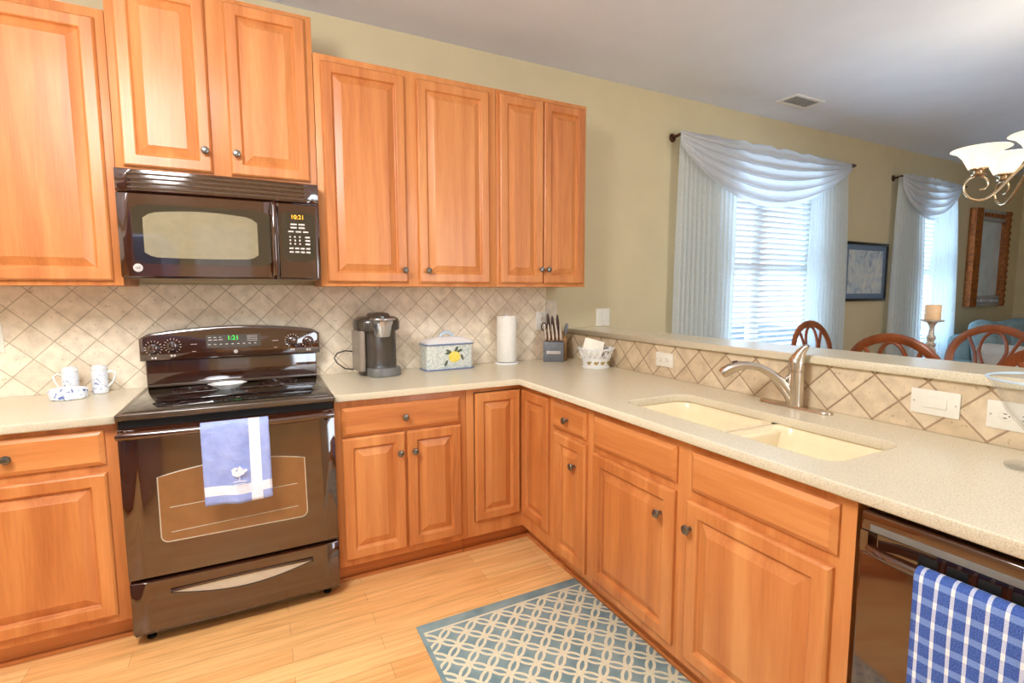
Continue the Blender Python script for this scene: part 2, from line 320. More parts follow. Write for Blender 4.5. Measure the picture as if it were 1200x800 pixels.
# ------------------------------------------------------------------ mesh helpers
class MB:
    def __init__(s):
        s.bm = bmesh.new(); s.uv = None
    def box(s, x0, x1, y0, y1, z0, z1, bevel=0.0, seg=2, Mx=None):
        t = bmesh.new()
        v = [t.verts.new((x, y, z)) for z in (z0, z1) for y in (y0, y1) for x in (x0, x1)]
        for f in ((0, 2, 3, 1), (4, 5, 7, 6), (0, 1, 5, 4), (2, 6, 7, 3), (0, 4, 6, 2), (1, 3, 7, 5)):
            t.faces.new([v[i] for i in f])
        if bevel:
            bmesh.ops.bevel(t, geom=list(t.edges), offset=bevel, segments=seg, affect='EDGES', profile=0.5)
        s._merge(t, Mx); return s
    def _merge(s, t, Mx=None):
        if Mx is not None: bmesh.ops.transform(t, matrix=Mx, verts=list(t.verts))
        mp = {}
        for v in t.verts: mp[v] = s.bm.verts.new(v.co)
        for f in t.faces:
            try: s.bm.faces.new([mp[v] for v in f.verts])
            except ValueError: pass
        t.free()
    def loops(s, L, cap0=True, cap1=True, closed=True, Mx=None):
        rows = [[s.bm.verts.new((Mx @ Vector(p)) if Mx is not None else Vector(p)) for p in l] for l in L]
        n = len(rows[0])
        for a, b in zip(rows, rows[1:]):
            for i in range(n if closed else n-1):
                j = (i+1) % n
                s.bm.faces.new((a[i], a[j], b[j], b[i]))
        if cap0: s.bm.faces.new(rows[0][::-1])
        if cap1: s.bm.faces.new(rows[-1])
        return s
    def lathe(s, prof, n=24, Mx=None, cap0=True, cap1=True):
        L = [[(r*math.cos(2*PI*i/n), r*math.sin(2*PI*i/n), z) for i in range(n)] for r, z in prof]
        return s.loops(L, cap0, cap1, True, Mx)
    def tube(s, pts, rad, n=8, closed=False, flat=1.0, Mx=None, cap=True):
        pts = [Vector(p) for p in pts]; m = len(pts)
        rr = rad if isinstance(rad, (list, tuple)) else [rad]*m
        L = []; up = None
        for i, p in enumerate(pts):
            a = pts[i-1] if (i > 0 or closed) else pts[i]; b = pts[(i+1) % m] if (i < m-1 or closed) else pts[i]
            t = (b-a).normalized()
            if up is None:
                up = Vector((0, 0, 1)) if abs(t.z) < 0.9 else Vector((1, 0, 0))
            x = t.cross(up)
            if x.length < 1e-5: x = t.orthogonal()
            x.normalize(); up = x.cross(t).normalized()
            L.append([p + rr[i]*(math.cos(2*PI*k/n)*x + flat*math.sin(2*PI*k/n)*up) for k in range(n)])
        if closed: L.append(L[0])
        return s.loops(L, cap and not closed, cap and not closed, True, Mx)
    def prism(s, poly, a, b, axis='y', bevel=0.0, Mx=None):
        def P(u, v, w): return {'y': (u, w, v), 'z': (u, v, w), 'x': (w, u, v)}[axis]
        t = bmesh.new()
        A = [t.verts.new(P(u, v, a)) for u, v in poly]; B = [t.verts.new(P(u, v, b)) for u, v in poly]
        n = len(poly)
        t.faces.new(A); t.faces.new(B[::-1])
        for i in range(n): t.faces.new((A[i], B[i], B[(i+1) % n], A[(i+1) % n]))
        if bevel:
            es = [e for e in t.edges if (e.verts[0] in A) == (e.verts[1] in A)]
            bmesh.ops.bevel(t, geom=es, offset=bevel, segments=2, affect='EDGES', profile=0.5)
        s._merge(t, Mx); return s
    def build(s, name, mat, parent=None, sharp=38, smooth=True, loc=None):
        bmesh.ops.recalc_face_normals(s.bm, faces=list(s.bm.faces))
        me = bpy.data.meshes.new(name); s.bm.to_mesh(me); s.bm.free()
        me.materials.append(M[mat])
        if smooth and len(me.polygons):
            me.polygons.foreach_set('use_smooth', [True]*len(me.polygons))
            me.set_sharp_from_angle(angle=math.radians(sharp))
        o = bpy.data.objects.new(name, me); COL.objects.link(o)
        if parent is not None: o.parent = parent
        if loc is not None: o.location = loc
        return o
def thing(name, label, cat, loc=(0, 0, 0), rotz=0.0, group=None):
    o = bpy.data.objects.new(name, None); COL.objects.link(o); o.empty_display_size = 0.1
    o.location = loc; o.rotation_euler = (0, 0, rotz)
    return tag(o, label, cat, group)
def tag(o, label=None, cat=None, group=None, kind=None):
    if label: o['label'] = label
    if cat: o['category'] = cat
    if group: o['group'] = group
    if kind: o['kind'] = kind
    return o
def struct(mb, name, mat, parent=None, **kw):
    o = mb.build(name, mat, parent, **kw)
    if parent is None: o['kind'] = 'structure'
    return o
def copy_tree(o, parent=None):
    c = o.copy(); COL.objects.link(c)
    if parent is not None: c.parent = parent
    for ch in list(o.children): copy_tree(ch, c)
    return c
def rrect(x0, x1, y0, y1, r, n=6):
    out = []
    for cx, cy, a0 in ((x1-r, y1-r, 0), (x0+r, y1-r, 90), (x0+r, y0+r, 180), (x1-r, y0+r, 270)):
        for i in range(n+1):
            a = math.radians(a0 + 90*i/n); out.append((cx+r*math.cos(a), cy+r*math.sin(a)))
    return out
def plate2d(name, outline, holes, z0, z1, mat, bevel=0.0):
    cu = bpy.data.curves.new(name, 'CURVE'); cu.dimensions = '2D'; cu.fill_mode = 'BOTH'
    cu.extrude = (z1-z0)/2 - bevel; cu.bevel_depth = bevel; cu.bevel_resolution = 2; cu.offset = -bevel
    for pl in [outline]+holes:
        sp = cu.splines.new('POLY'); sp.points.add(len(pl)-1); sp.use_cyclic_u = True
        for p, (x, y) in zip(sp.points, pl): p.co = (x, y, 0, 1)
    t = bpy.data.objects.new('tmp', cu); COL.objects.link(t)
    dg = bpy.context.evaluated_depsgraph_get(); dg.update()
    me = bpy.data.meshes.new_from_object(t.evaluated_get(dg)); bpy.data.objects.remove(t)
    me.transform(Matrix.Translation((0, 0, (z0+z1)/2)))
    me.name = name; me.materials.clear(); me.materials.append(M[mat])
    o = bpy.data.objects.new(name, me); COL.objects.link(o)
    return o
def text_mb(mb, body, size, Mx, depth=0.0006):
    cu = bpy.data.curves.new('t', 'FONT'); cu.body = body; cu.size = size; cu.align_x = 'CENTER'; cu.align_y = 'CENTER'; cu.extrude = depth
    t = bpy.data.objects.new('t', cu); COL.objects.link(t)
    dg = bpy.context.evaluated_depsgraph_get(); dg.update()
    me = bpy.data.meshes.new_from_object(t.evaluated_get(dg)); bpy.data.objects.remove(t)
    b = bmesh.new(); b.from_mesh(me); mb._merge(b, Mx); bpy.data.meshes.remove(me)
FRONT = lambda x, y, z: Matrix.Translation((x, y, z)) @ Matrix.Rotation(PI/2, 4, 'X')      # local xy -> world xz, facing -y
def uv_tiles(o, origin, axes):
    me = o.data; uv = me.uv_layers.new(name='UVMap'); r2 = math.sqrt(0.5)
    for lp in me.loops:
        p = me.vertices[lp.vertex_index].co; a = p[axes[0]]-origin[0]; b = p[axes[1]]-origin[1]
        uv.data[lp.index].uv = ((a+b)*r2, (b-a)*r2)

# ------------------------------------------------------------------ the room
CEIL = 2.80; XL, XR, YF = -2.2, 9.35, -4.75
struct(MB().box(XL-.15, XR+.15, YF-.15, 0.16, -0.12, 0.0), 'floor', 'oak_floor')
struct(MB().box(XL-.15, XR+.15, YF-.15, 0.16, CEIL, CEIL+.12), 'ceiling', 'ceiling_paint_daylit')
struct(MB().box(-14, 24, 0.5, 26, -0.5, -0.35), 'ground', 'outside_concrete')
W1 = (3.84, 5.12, 0.62, 2.36); W2 = (6.76, 7.56, 0.62, 2.36)
def wall_with_openings(name, y0, y1, ops):
    mb = MB(); xs = XL-.15
    for (a, b, z0, z1) in ops:
        mb.box(xs, a, y0, y1, 0, CEIL); mb.box(a, b, y0, y1, 0, z0); mb.box(a, b, y0, y1, z1, CEIL); xs = b
    mb.box(xs, XR+.15, y0, y1, 0, CEIL)
    return struct(mb, name, 'wall_paint')
wall_with_openings('wall_back', 0.0, 0.16, [W1, W2])
W3 = (2.10, 3.50, 0.5, 2.4)  # added opening behind the viewer, placed to suit the rear fill light
D1 = (-0.30, 0.56, 0.0, 2.04)
wall_with_openings('wall_front', YF-.15, YF, [W3])
struct(MB().box(XL-.15, XL, YF, 0, 0, CEIL), 'wall_left', 'wall_paint')
struct(MB().box(XR, XR+.15, YF, 0, 0, CEIL), 'wall_right', 'wall_paint')
struct(MB().box(2.64, XR, -0.016, 0.0, 0.0, 0.12, 0.004), 'baseboard_back', 'white_paint')
# windows: frame with centre mullion and meeting rails, panes of glass, sill
def window(n, w, ya, yb, glass_y, inward=-1):
    a, b, z0, z1 = w; mb = MB(); f = 0.05; mx = 4.40 if n == 1 else (a+b)/2
    mb.box(a, a+f, ya, yb, z0, z1, .004).box(b-f, b, ya, yb, z0, z1, .004).box(a+f, b-f, ya, yb, z1-f, z1, .004).box(a+f, b-f, ya, yb, z0, z0+f, .004)
    halves = ((a+f, mx-.06), (mx+.06, b-f)) if n != 2 else ((a+f, b-f),)
    if n != 2: mb.box(mx-.06, mx+.06, ya, yb, z0+f, z1-f, .004)
    zr = 1.54 if n < 3 else (z0+z1)/2
    for c, d in halves:
        mb.box(c, d, ya, yb, zr-.035, zr+.035, .004)
    o = struct(mb, 'window_%d' % n, 'white_paint')
    for c, d in halves:
        for e, g in ((z0+f, zr-.035), (zr+.035, z1-f)):
            MB().box(c, d, glass_y-.002, glass_y+.002, e, g).build('pane', 'window_glass', o)
    return o
window(1, W1, 0.085, 0.125, 0.105); window(2, W2, 0.085, 0.125, 0.105); window(3, W3, YF-.12, YF-.08, YF-.10)  # the third one is an added window, unseen, for the rear fill
struct(MB().box(W1[0]-.05, W1[1]+.05, -0.045, 0.085, W1[2]-.03, W1[2], .004), 'trim_1', 'white_paint')
struct(MB().box(W2[0]-.05, W2[1]+.05, -0.045, 0.085, W2[2]-.03, W2[2], .004), 'trim_2', 'white_paint')
# half wall under the raised bar, with its tiled kitchen side
struct(MB().box(2.386, 2.60, -3.2, 0.0, 0.0, 1.084), 'wall_peninsula', 'wall_paint')
o = struct(MB().box(2.376, 2.386, -3.2, -0.012, 0.914, 1.083), 'trim_3', 'tile_side', smooth=False); uv_tiles(o, (-1.942, 0.917), (1, 2))
o = struct(MB().box(-2.2, 2.206, -0.010, 0.0, 0.914, 1.40), 'trim_4', 'tile_back', smooth=False); uv_tiles(o, (0.946, 1.372), (0, 2))
mb = MB()
for i in range(3): mb.box(2.2085, 2.294, -0.010, 0.0, 0.916+i*0.132, 0.916+(i+1)*0.132-.003, .002)
plain('bullnose_tile', (226, 212, 190), 0.5, var=0.06, scale=24)
struct(mb, 'trim_5', 'bullnose_tile')
# six panel door in the wall behind the viewer
def panel_door():
    mb = MB(); x0, x1, z0, z1 = D1; y = YF
    mb.box(x0, x1, y, y+.02, z0+.01, z1)
    w = (x1-x0)
    for c in (0, 1):
        for a, b in ((.12, .80), (.92, 1.55), (1.66, 1.92)):
            xa = x0+.11+c*(w/2-.05); mb.box(xa, xa+w/2-.17, y+.02, y+.032, a, b, .009)
    d = struct(mb, 'door_1', 'white_paint')
    MB().lathe([(.012, 0), (.012, .03), (.027, .04), (.03, .055), (.02, .07), (.004, .074)], 16, Matrix.Translation((x1-.07, y+.02, .95)) @ Matrix.Rotation(-PI/2, 4, 'X')).build('door_knob', 'nickel', d)
    f = MB().box(x0-.08, x0, y, y+.018, 0, z1+.08, .004).box(x1, x1+.08, y, y+.018, 0, z1+.08, .004).box(x0, x1, y, y+.018, z1, z1+.08, .004)
    struct(f, 'trim_6', 'white_paint')
panel_door()

# ------------------------------------------------------------------ cabinets (local frame: x along the front, -y outwards, z up)
def raised_door(w, h, x, z, y, th=0.019):
    mb = MB()
    prof = [(0, 0), (0, -.012), (.003, -.016), (.008, -th), (.044, -th), (.048, -.0165), (.052, -.008), (.056, -.0055), (.086, -.0165), (.089, -.0185)]
    k = min(1.0, w/0.26)
    L = []
    for i, d in prof:
        if i > .01: i *= max(.72, k)
        L.append([(x+i, y+d, z+i), (x+w-i, y+d, z+i), (x+w-i, y+d, z+h-i), (x+i, y+d, z+h-i)])
    return mb.loops(L)
def drawer_front(w, h, x, z, y, th=0.019):
    L = [[(x+i, y+d, z+i), (x+w-i, y+d, z+i), (x+w-i, y+d, z+h-i), (x+i, y+d, z+h-i)] for i, d in ((0, 0), (0, -.009), (.004, -.012), (.012, -.0165), (.016, -th))]
    return MB().loops(L)
def knob(x, y, z, parent):
    Mx = Matrix.Translation((x, y, z)) @ Matrix.Rotation(PI/2, 4, 'X')
    return MB().lathe([(.0075, 0), (.006, .004), (.0055, .012), (.009, .016), (.0145, .019), (.016, .0235), (.0135, .028), (.006, .0305), (.001, .031)], 18, Mx).build('knob', 'pewter', parent)
FY = -0.598       # face frame plane of base cabinets (door fronts stand 19 mm proud)
def base_cabinet(label, loc, rotz, w, doors, drawers, bottom=0.105, fy=FY, end_left=False, open_top=False):
    t = thing('base_cabinet', label, 'cabinet', loc, rotz)
    mb = MB()
    if open_top:
        mb.box(0, w, fy, -0.012, bottom, 0.640).box(0, w, fy, fy+.02, 0.640, 0.880).box(0, .018, fy+.02, -.012, .640, .880).box(w-.018, w, fy+.02, -.012, .640, .880)
    else: mb.box(0, w, fy, -0.012, bottom, 0.880, .001)
    mb.build('carcass', 'wood_v', t)
    MB().box(0, w, fy+.072, -0.012, 0.0, bottom, 0).build('toe_kick', 'wood_h', t)
    MB().box(0, w, fy+.060, fy+.072, 0.0, 0.018, .004).build('shoe_moulding', 'wood_h', t)
    for (x0, x1, z0, z1, kx, kz) in doors:
        d = raised_door(x1-x0, z1-z0, x0, z0, fy).build('door', 'wood_v', t, sharp=25)
        if kx is not None: knob(kx, fy-.019, kz, d)
    for (x0, x1, z0, z1, kn) in drawers:
        d = drawer_front(x1-x0, z1-z0, x0, z0, fy).build('drawer_front', 'wood_h', t, sharp=25)
        if kn: knob((x0+x1)/2, fy-.019, (z0+z1)/2, d)
    return t
base_cabinet('cherry base cabinet left of the range with one drawer over a single door', (-0.60, 0, 0), 0, 0.597,
             [(0.03, 0.557, 0.139, 0.698, 0.07, 0.61)], [(0.03, 0.557, 0.729, 0.859, True)])
base_cabinet('cherry base cabinet right of the range with a wide drawer over two doors', (0.765, 0, 0), 0, 0.625,
             [(0.028, 0.312, 0.138, 0.708, 0.284, 0.612), (0.323, 0.594, 0.138, 0.708, 0.354, 0.612)], [(0.029, 0.592, 0.716, 0.848, True)])
base_cabinet('cherry base cabinet at far left edge, beyond the single door cabinet', (-1.30, 0, 0), 0, 0.697,
             [(0.03, 0.667, 0.139, 0.698, 0.6, 0.61)], [(0.03, 0.667, 0.729, 0.859, True)])
# corner cabinet with a folding two-leaf door
XF = 1.711        # peninsula face frame plane
t = thing('corner_cabinet', 'cherry corner cabinet with folding raised panel door where the counters meet', 'cabinet', (1.392, 0, 0))
ya, xa = -0.915, XF-1.392
mb = MB(); mb.prism([(0, -.012), (0, FY), (xa, FY), (xa, ya), (2.374-1.392, ya), (2.374-1.392, -.012)], .105, .880, 'z').build('carcass', 'wood_v', t)
MB().prism([(0, -.02), (0, FY+.072), (xa+.072, FY+.072), (xa+.072, ya), (2.37-1.392, ya), (2.37-1.392, -.02)], 0, .105, 'z').build('toe_kick', 'wood_h', t)
MB().prism([(0, FY+.072), (0, FY+.060), (xa+.060, FY+.060), (xa+.060, ya), (xa+.072, ya), (xa+.072, FY+.072)], 0, .018, 'z').build('shoe_moulding', 'wood_h', t)
MB().box(.0405, xa-.0195, FY-.0008, FY+.001, .1825, .8585).build('door_gap_shade', 'dark_gap', t)  # dark sheet painting the shade in the gap around the door leaf
raised_door(xa-.044-.020, .855-.186, .044, .186, FY).build('door_leaf', 'wood_v', t, sharp=25)
mb = raised_door(.265, .855-.186, 0, .186, 0); bmesh.ops.transform(mb.bm, matrix=Matrix.Translation((xa, FY-.021, 0)) @ Matrix.Rotation(-PI/2, 4, 'Z'), verts=list(mb.bm.verts))
mb.build('door_leaf', 'wood_v', t, sharp=25)
# peninsula run: local x points along world -y, local -y points along world -x; local y=0 sits at the half wall
PX = XF - FY      # world x of local y = 0
R90 = -PI/2
base_cabinet('narrow cherry base cabinet beside the corner with a small drawer over one door', (PX, -0.917, 0), R90, 0.316,
             [(0.022, 0.276, 0.133, 0.710, 0.201, 0.599)], [(0.010, 0.276, 0.731, 0.850, True)])
base_cabinet('wide cherry sink cabinet with two false drawer fronts over two doors', (PX, -1.235, 0), R90, 1.027,
             [(0.010, 0.468, 0.146, 0.696, 0.411, 0.600), (0.522, 0.985, 0.140, 0.688, 0.545, 0.600)],
             [(0.012, 0.470, 0.724, 0.850, False), (0.534, 0.992, 0.722, 0.850, False)], open_top=True)
base_cabinet('cherry base cabinet at near end of the peninsula, beyond the dishwasher', (PX, -2.880, 0), R90, 0.30,
             [(0.02, 0.28, 0.14, 0.69, 0.25, 0.6)], [(0.02, 0.28, 0.722, 0.85, True)])
# wall cabinets
def wall_cabinet(label, x0, x1, z0, z1, doors, depth=0.321, knz=None):
    t = thing('wall_cabinet', label, 'cabinet', (x0, 0, z0))
    w = x1-x0; h = z1-z0
    MB().box(0, w, -depth, -0.011, 0, h, .001).build('carcass', 'wood_v', t)
    for (a, b, c, d, kx, kz) in doors:
        dd = raised_door(b-a, d-c, a-x0, c-z0, -depth).build('door', 'wood_v', t, sharp=25)
        if kx is not None: knob(kx-x0, -depth-.019, kz-z0, dd)
    return t
wall_cabinet('cherry wall cabinet left of the microwave with one tall door', -0.62, -0.002, 1.391, 2.463, [(-0.585, -0.032, 1.411, 2.425, -0.55, 1.475)])
wall_cabinet('raised cherry wall cabinet above the microwave with two short doors', 0.0, 0.762, 1.858, 2.612,
             [(0.028, 0.341, 1.874, 2.592, 0.318, 1.961), (0.410, 0.732, 1.874, 2.592, 0.436, 1.961)], 0.323)
wall_cabinet('wide cherry wall cabinet right of the microwave with two tall doors', 0.765, 1.693, 1.391, 2.463,
             [(0.794, 1.187, 1.411, 2.432, 1.166, 1.473), (1.248, 1.650, 1.411, 2.432, 1.290, 1.473)])
wall_cabinet('narrow pair-door cherry wall cabinet above paper towels and knives', 1.695, 2.296, 1.391, 2.463,
             [(1.714, 1.992, 1.411, 2.440, 1.972, 1.492), (1.998, 2.276, 1.411, 2.440, 2.018, 1.492)])

# ------------------------------------------------------------------ counters and bar
ct = 0.914; cb = 0.882
sinkhole = rrect(1.800, 2.140, -2.150, -1.305, 0.055)
o = plate2d('countertop', [(0.765, -0.011), (0.765, -0.637), (1.6726, -0.637), (1.6726, -3.2), (2.3755, -3.2), (2.3755, -0.011)], [sinkhole[::-1]], cb, ct, 'counter_stone', 0.004)
tag(o, 'speckled beige corner countertop running from the range along the peninsula', 'countertop')
o = plate2d('countertop', [(XL+.002, -0.011), (XL+.002, -0.637), (-0.003, -0.637), (-0.003, -0.011)], [], cb, ct, 'counter_stone', 0.004)
tag(o, 'speckled beige countertop left of the range under the pitchers', 'countertop')
o = plate2d('bar_top', [(2.356, -0.002), (2.356, -3.25), (2.640, -3.25), (2.640, -0.002)], [], 1.085, 1.117, 'counter_stone', 0.004)
tag(o, 'long raised beige bar ledge capping the tiled half wall', 'bar top')

# sink
t = thing('kitchen_sink', 'cream double bowl sink set under the beige countertop', 'sink', (0, 0, 0))
def bowl(y0, y1, name):
    mb = MB(); x0, x1 = 1.790, 2.150
    L = []
    for ins, z, r in ((-.02, .882, .06), (0, .882, .055), (.004, .876, .055), (.010, .84, .055), (.018, .72, .06), (.04, .700, .05), (.10, .694, .04)):
        L.append([(x, y, z) for x, y in rrect(x0+ins, x1-ins, y0+ins, y1-ins, r)])
    outer = []
    for ins, z, r in ((.06, .680, .05), (.006, .70, .055), (-.008, .86, .055), (-.02, .876, .06)):
        outer.append([(x, y, z) for x, y in rrect(x0+ins, x1-ins, y0+ins, y1-ins, r)])
    mb.loops(outer[::1] + L, cap0=True, cap1=True)
    b = mb.build(name, 'sink_cream', t, sharp=50)
    MB().lathe([(.042, 0), (.044, .003), (.036, .004), (.030, .001), (.004, .001)], 20, Matrix.Translation(((x0+x1)/2, (y0+y1)/2, .6945))).build('drain', 'chrome', b)
bowl(-1.720, -1.300, 'basin'); bowl(-2.155, -1.765, 'basin')
MB().box(1.782, 2.162, -1.782, -1.703, .70, .871, .012, 3).build('divider', 'sink_cream', t)

# faucet
t = thing('faucet', 'brushed nickel single lever faucet behind the sink', 'faucet', (2.312, -1.70, 0.914))
pl = [(x, y) for x, y in rrect(-.026, .026, -.145, .145, .0255, 8)]
mb = MB(); mb.loops([[(x*k, y*(1-(1-k)*.18), z) for x, y in pl] for k, z in ((1, 0), (1, .006), (.9, .010))]); mb.build('base_plate', 'nickel', t)
MB().lathe([(.030, .008), (.029, .02), (.0290, .05), (.0280, .10), (.0280, .140), (.0255, .142), (.0255, .146), (.0285, .148), (.0288, .175), (.026, .190), (.016, .200), (.002, .203)], 24).build('body', 'nickel', t)
a = math.radians(132); D = Vector((math.cos(a), math.sin(a), 0))
pts = []; rad = []
for s_, z_, r_ in ((0.0, .022, .025), (.022, .058, .0235), (.05, .096, .0205), (.085, .128, .0165), (.125, .149, .015), (.165, .156, .0155), (.20, .152, .0195), (.232, .138, .0225), (.252, .124, .0225), (.262, .116, .019)):
    p = D*s_; pts.append((p.x, p.y, z_)); rad.append(r_)
s = MB().tube(pts, rad, 14).build('spout', 'nickel', t)
p = D*.205
MB().tube([(p.x-.0, p.y, .166), (p.x+D.x*.02, p.y+D.y*.02, .162)], .008, 8).build('spray_button', 'handle_dark', s)
MB().tube([(0, 0, .170), (0.001, -.004, .192), (.003, -.012, .212), (.005, -.024, .230), (.006, -.034, .240), (.006, -.040, .243)], [.0284, .0255, .0190, .0130, .0095, .005], 14).build('lever', 'nickel', t)
MB().lathe([(.011, 0), (.012, .006), (.008, .010), (.002, .011)], 14, Matrix.Translation((-.018, .018, .115)) @ Matrix.Rotation(math.radians(-90), 4, 'Y') @ Matrix.Rotation(math.radians(-45), 4, 'X')).build('set_screw_cap', 'chrome', t)

# ------------------------------------------------------------------ range
t = thing('range', 'glossy black freestanding electric range between the base cabinets', 'range', (0, 0, 0))
MB().box(.004, .758, -.622, -.020, .035, .893, .003).build('body', 'brown_black', t)
MB().box(.006, .756, -.634, -.6225, .862, .892).build('vent_gap', 'dark_gap', t)
ck = MB().box(0, .762, -.660, -.016, .893, .919, .006, 3).build('cooktop', 'brown_black', t)
MB().box(.022, .740, -.640, -.082, .9185, .9212, .001).build('glass_top', 'black_glass', ck)
for (bx, by, br) in ((.19, -.44, .085), (.55, -.40, .112), (.20, -.20, .075), (.56, -.165, .085)):
    mb = MB()
    for rr in (br, br*.62):
        mb.lathe([(rr-.0016, .9212), (rr-.0016, .9217), (rr+.0016, .9217), (rr+.0016, .9212)], 48, Matrix.Translation((bx, by, 0)), False, False)
    mb.build('burner_ring', 'burner_ring', ck)
def bulged(x0, x1, z0, z1, yf, yb, bulge, xc, half, n=24, edge=.006):
    """a panel whose front bows outwards; front at yf - bulge at the centre"""
    mb = MB(); xs = [x0 + (x1-x0)*i/n for i in range(n+1)]
    fy = lambda x: yf - bulge*(1-((x-xc)/half)**2)
    L = []
    for x in xs:
        e = edge if x in (xs[0], xs[-1]) else 0
        L.append([(x, yb, z0), (x, fy(x)+edge, z0), (x, fy(x)+e, z0+edge*.7), (x, fy(x)+e, z1-edge*.7), (x, fy(x)+edge, z1), (x, yb, z1)])
    return mb.loops(L)
dr = bulged(.004, .758, .277, .860, -.655, -.6225, .006, .381, .381).build('oven_door', 'black_gloss', t)
win = [(.640-.03*(1-math.sin(i*PI/12)), .0) for i in range(0)]
poly = []
for (cx_, cz_, a0) in ((.610, .444, 270), ):
    for i in range(7): poly.append((cx_+.025*math.cos(math.radians(a0+15*i)), cz_-.008+.025*math.sin(math.radians(a0+15*i))))
for i in range(15):
    u = i/14; x = .632 - u*.515; z = .668 + .030*(1-(2*u-1)**2)
    poly.append((x, z))
for i in range(7): poly.append((.142+.025*math.cos(math.radians(180+15*i)), .436+.025*math.sin(math.radians(180+15*i))))
MB().prism(poly, -.6628, -.6560, 'y').build('oven_window', 'oven_window', dr)
MB().tube([(x, -.6625, z) for x, z in poly], .0022, 6, closed=True).build('window_border', 'trim_line', dr)
hp = []
for i in range(17):
    u = i/16; hp.append((.020+.722*u, -.694-.016*math.sin(PI*u), .846))
h = MB().tube([(.020, -.655, .846)] + hp + [(.742, -.655, .846)], [.014] + [.018]*17 + [.014], 12, flat=.85).build('oven_handle', 'black_gloss', dr)
dw = bulged(.006, .756, .060, .264, -.655, -.6225, .006, .381, .381).build('storage_drawer', 'black_gloss', t)
for z0_, z1_ in ((.545, .560), (.447, .462)):
    MB().tube([(.150, -.6630, z0_), (.600, -.6630, z1_)], .0016, 6).build('rack_line', 'trim_line', dr)
up = [(.135+.513*i/20, .214+.004*math.sin(PI*i/20)) for i in range(21)]
lo = [(.648-.513*i/20, .205-.040*math.sin(PI*i/20)) for i in range(21)]
MB().prism(up+lo, -.6632, -.657, 'y').build('handle_recess', 'trim_line', dw)
MB().tube([(x, -.6635, z) for x, z in up+lo], .005, 6, closed=True).build('handle_rim', 'black_gloss', dw)
for fx in (.05, .71):
    for fy_ in (-.58, -.08):
        MB().lathe([(.016, 0), (.016, .01), (.008, .012), (.008, .037)], 12, Matrix.Translation((fx, fy_, 0))).build('foot', 'dark_gap', t)
bk = MB().box(.010, .752, -.074, -.018, .919, 1.045, .004).build('backguard', 'black_gloss', t)
MB().box(.012, .750, -.084, -.074, .921, .934, .003).build('backguard_ledge', 'brown_black', bk)
# control console: arched top, front leaning back
cons = []
for i in range(25):
    u = i/24; x = -.006 + .774*u; cons.append((x, 1.166 + .034*(1-(2*u-1)**2) - (.014 if i in (0, 24) else 0)))
def console_slice(y, ins, dz):
    ol = [(x, z+dz-ins) for x, z in cons]
    ol = [(min(max(x, -.006+ins), .768-ins), z) for x, z in ol]
    return [(x, y, z) for x, z in [(ol[0][0], 1.048+ins), (ol[0][0]+.0, 1.10)] + ol + [(ol[-1][0], 1.10), (ol[-1][0], 1.048+ins)]]
L = [console_slice(-.020, 0, 0), console_slice(-.100, 0, 0), console_slice(-.110, .004, 0), console_slice(-.113, .010, -.002)]
con = MB().loops(L).build('control_console', 'black_gloss', t)
CY = -.1132
for kx, kz in ((.050, 1.108), (.124, 1.116), (.636, 1.118), (.712, 1.113)):
    k = MB().lathe([(.025, 0), (.025, .006), (.022, .010), (.020, .022), (.016, .025), (.002, .0255)], 24, FRONT(kx, CY, kz)).box(kx-.004, kx+.004, CY-.032, CY-.022, kz-.019, kz+.019, .002).build('knob', 'black_gloss', con)
    mb = MB()
    for i in range(14):
        a = math.radians(-60+300*i/13); mb.box(-.0012, .0012, -.0005, .0005, -.003, .003, Mx=Matrix.Translation((kx+.032*math.cos(a), CY, kz+.032*math.sin(a))) @ Matrix.Rotation(-(a-PI/2), 4, 'Y'))
    for dx in (-.006, 0.006): mb.box(kx+dx-.004, kx+dx+.004, CY-.0006, CY+.0005, kz-.050, kz-.042)
    mb.build('dial_marks', 'key_white', con)
dp = MB().prism(rrect(.258, .492, 1.098, 1.160, .010), CY-.0014, CY+.001, 'y').build('display_panel', 'black_glass', con)
mb = MB(); text_mb(mb, '1:21', .030, FRONT(.372, CY-.0022, 1.143)); mb.build('clock_digits', 'led_green', dp)
mb = MB()
for i in range(3):
    mb.box(.268+i*.022, .284+i*.022, CY-.0022, CY-.0010, 1.134, 1.1375); mb.box(.268+i*.022, .280+i*.022, CY-.0022, CY-.0010, 1.146, 1.149)
for i in range(9): mb.box(.266+i*.0245, .276+i*.0245, CY-.0022, CY-.0010, 1.112, 1.1155)
for i in range(4): mb.box(.432, .478, CY-.0022, CY-.0010, 1.126+i*.008, 1.1275+i*.008)
mb.build('keypad', 'key_white', dp)
mb = MB().lathe([(.009, 0), (.009, .0012)], 20, FRONT(.381, CY, 1.076)); mb.build('round_emblem', 'emblem_grey', con)
mb = MB()
for x_, z_ in ((.195, 1.118), (.545, 1.12)):
    mb.box(x_, x_+.026, CY-.0006, CY+.0005, z_, z_+.002); mb.box(x_+.005, x_+.02, CY-.0006, CY+.0005, z_-.034, z_-.032)
mb.build('printed_marks', 'key_white', con)
# spoon rest on the glass top
mb = MB(); n = 40; L = []
for r0, z, sc in ((.030, 0, 0), (.040, 0, 0), (.058, .014, .10), (.074, .024, .14), (.072, .026, .14), (.054, .016, .10), (.038, .005, 0), (.004, .004, 0)):
    L.append([((r0*(1+sc*.5*math.cos(10*2*PI*i/n)))*math.cos(2*PI*i/n)*1.02, r0*(1+sc*.5*math.cos(10*2*PI*i/n))*math.sin(2*PI*i/n)*.72, z) for i in range(n)])
o = mb.loops(L).build('spoon_rest', 'ceramic_white', loc=(.345, -.262, .9213)); tag(o, 'small white scalloped dish on the black cooktop', 'dish')

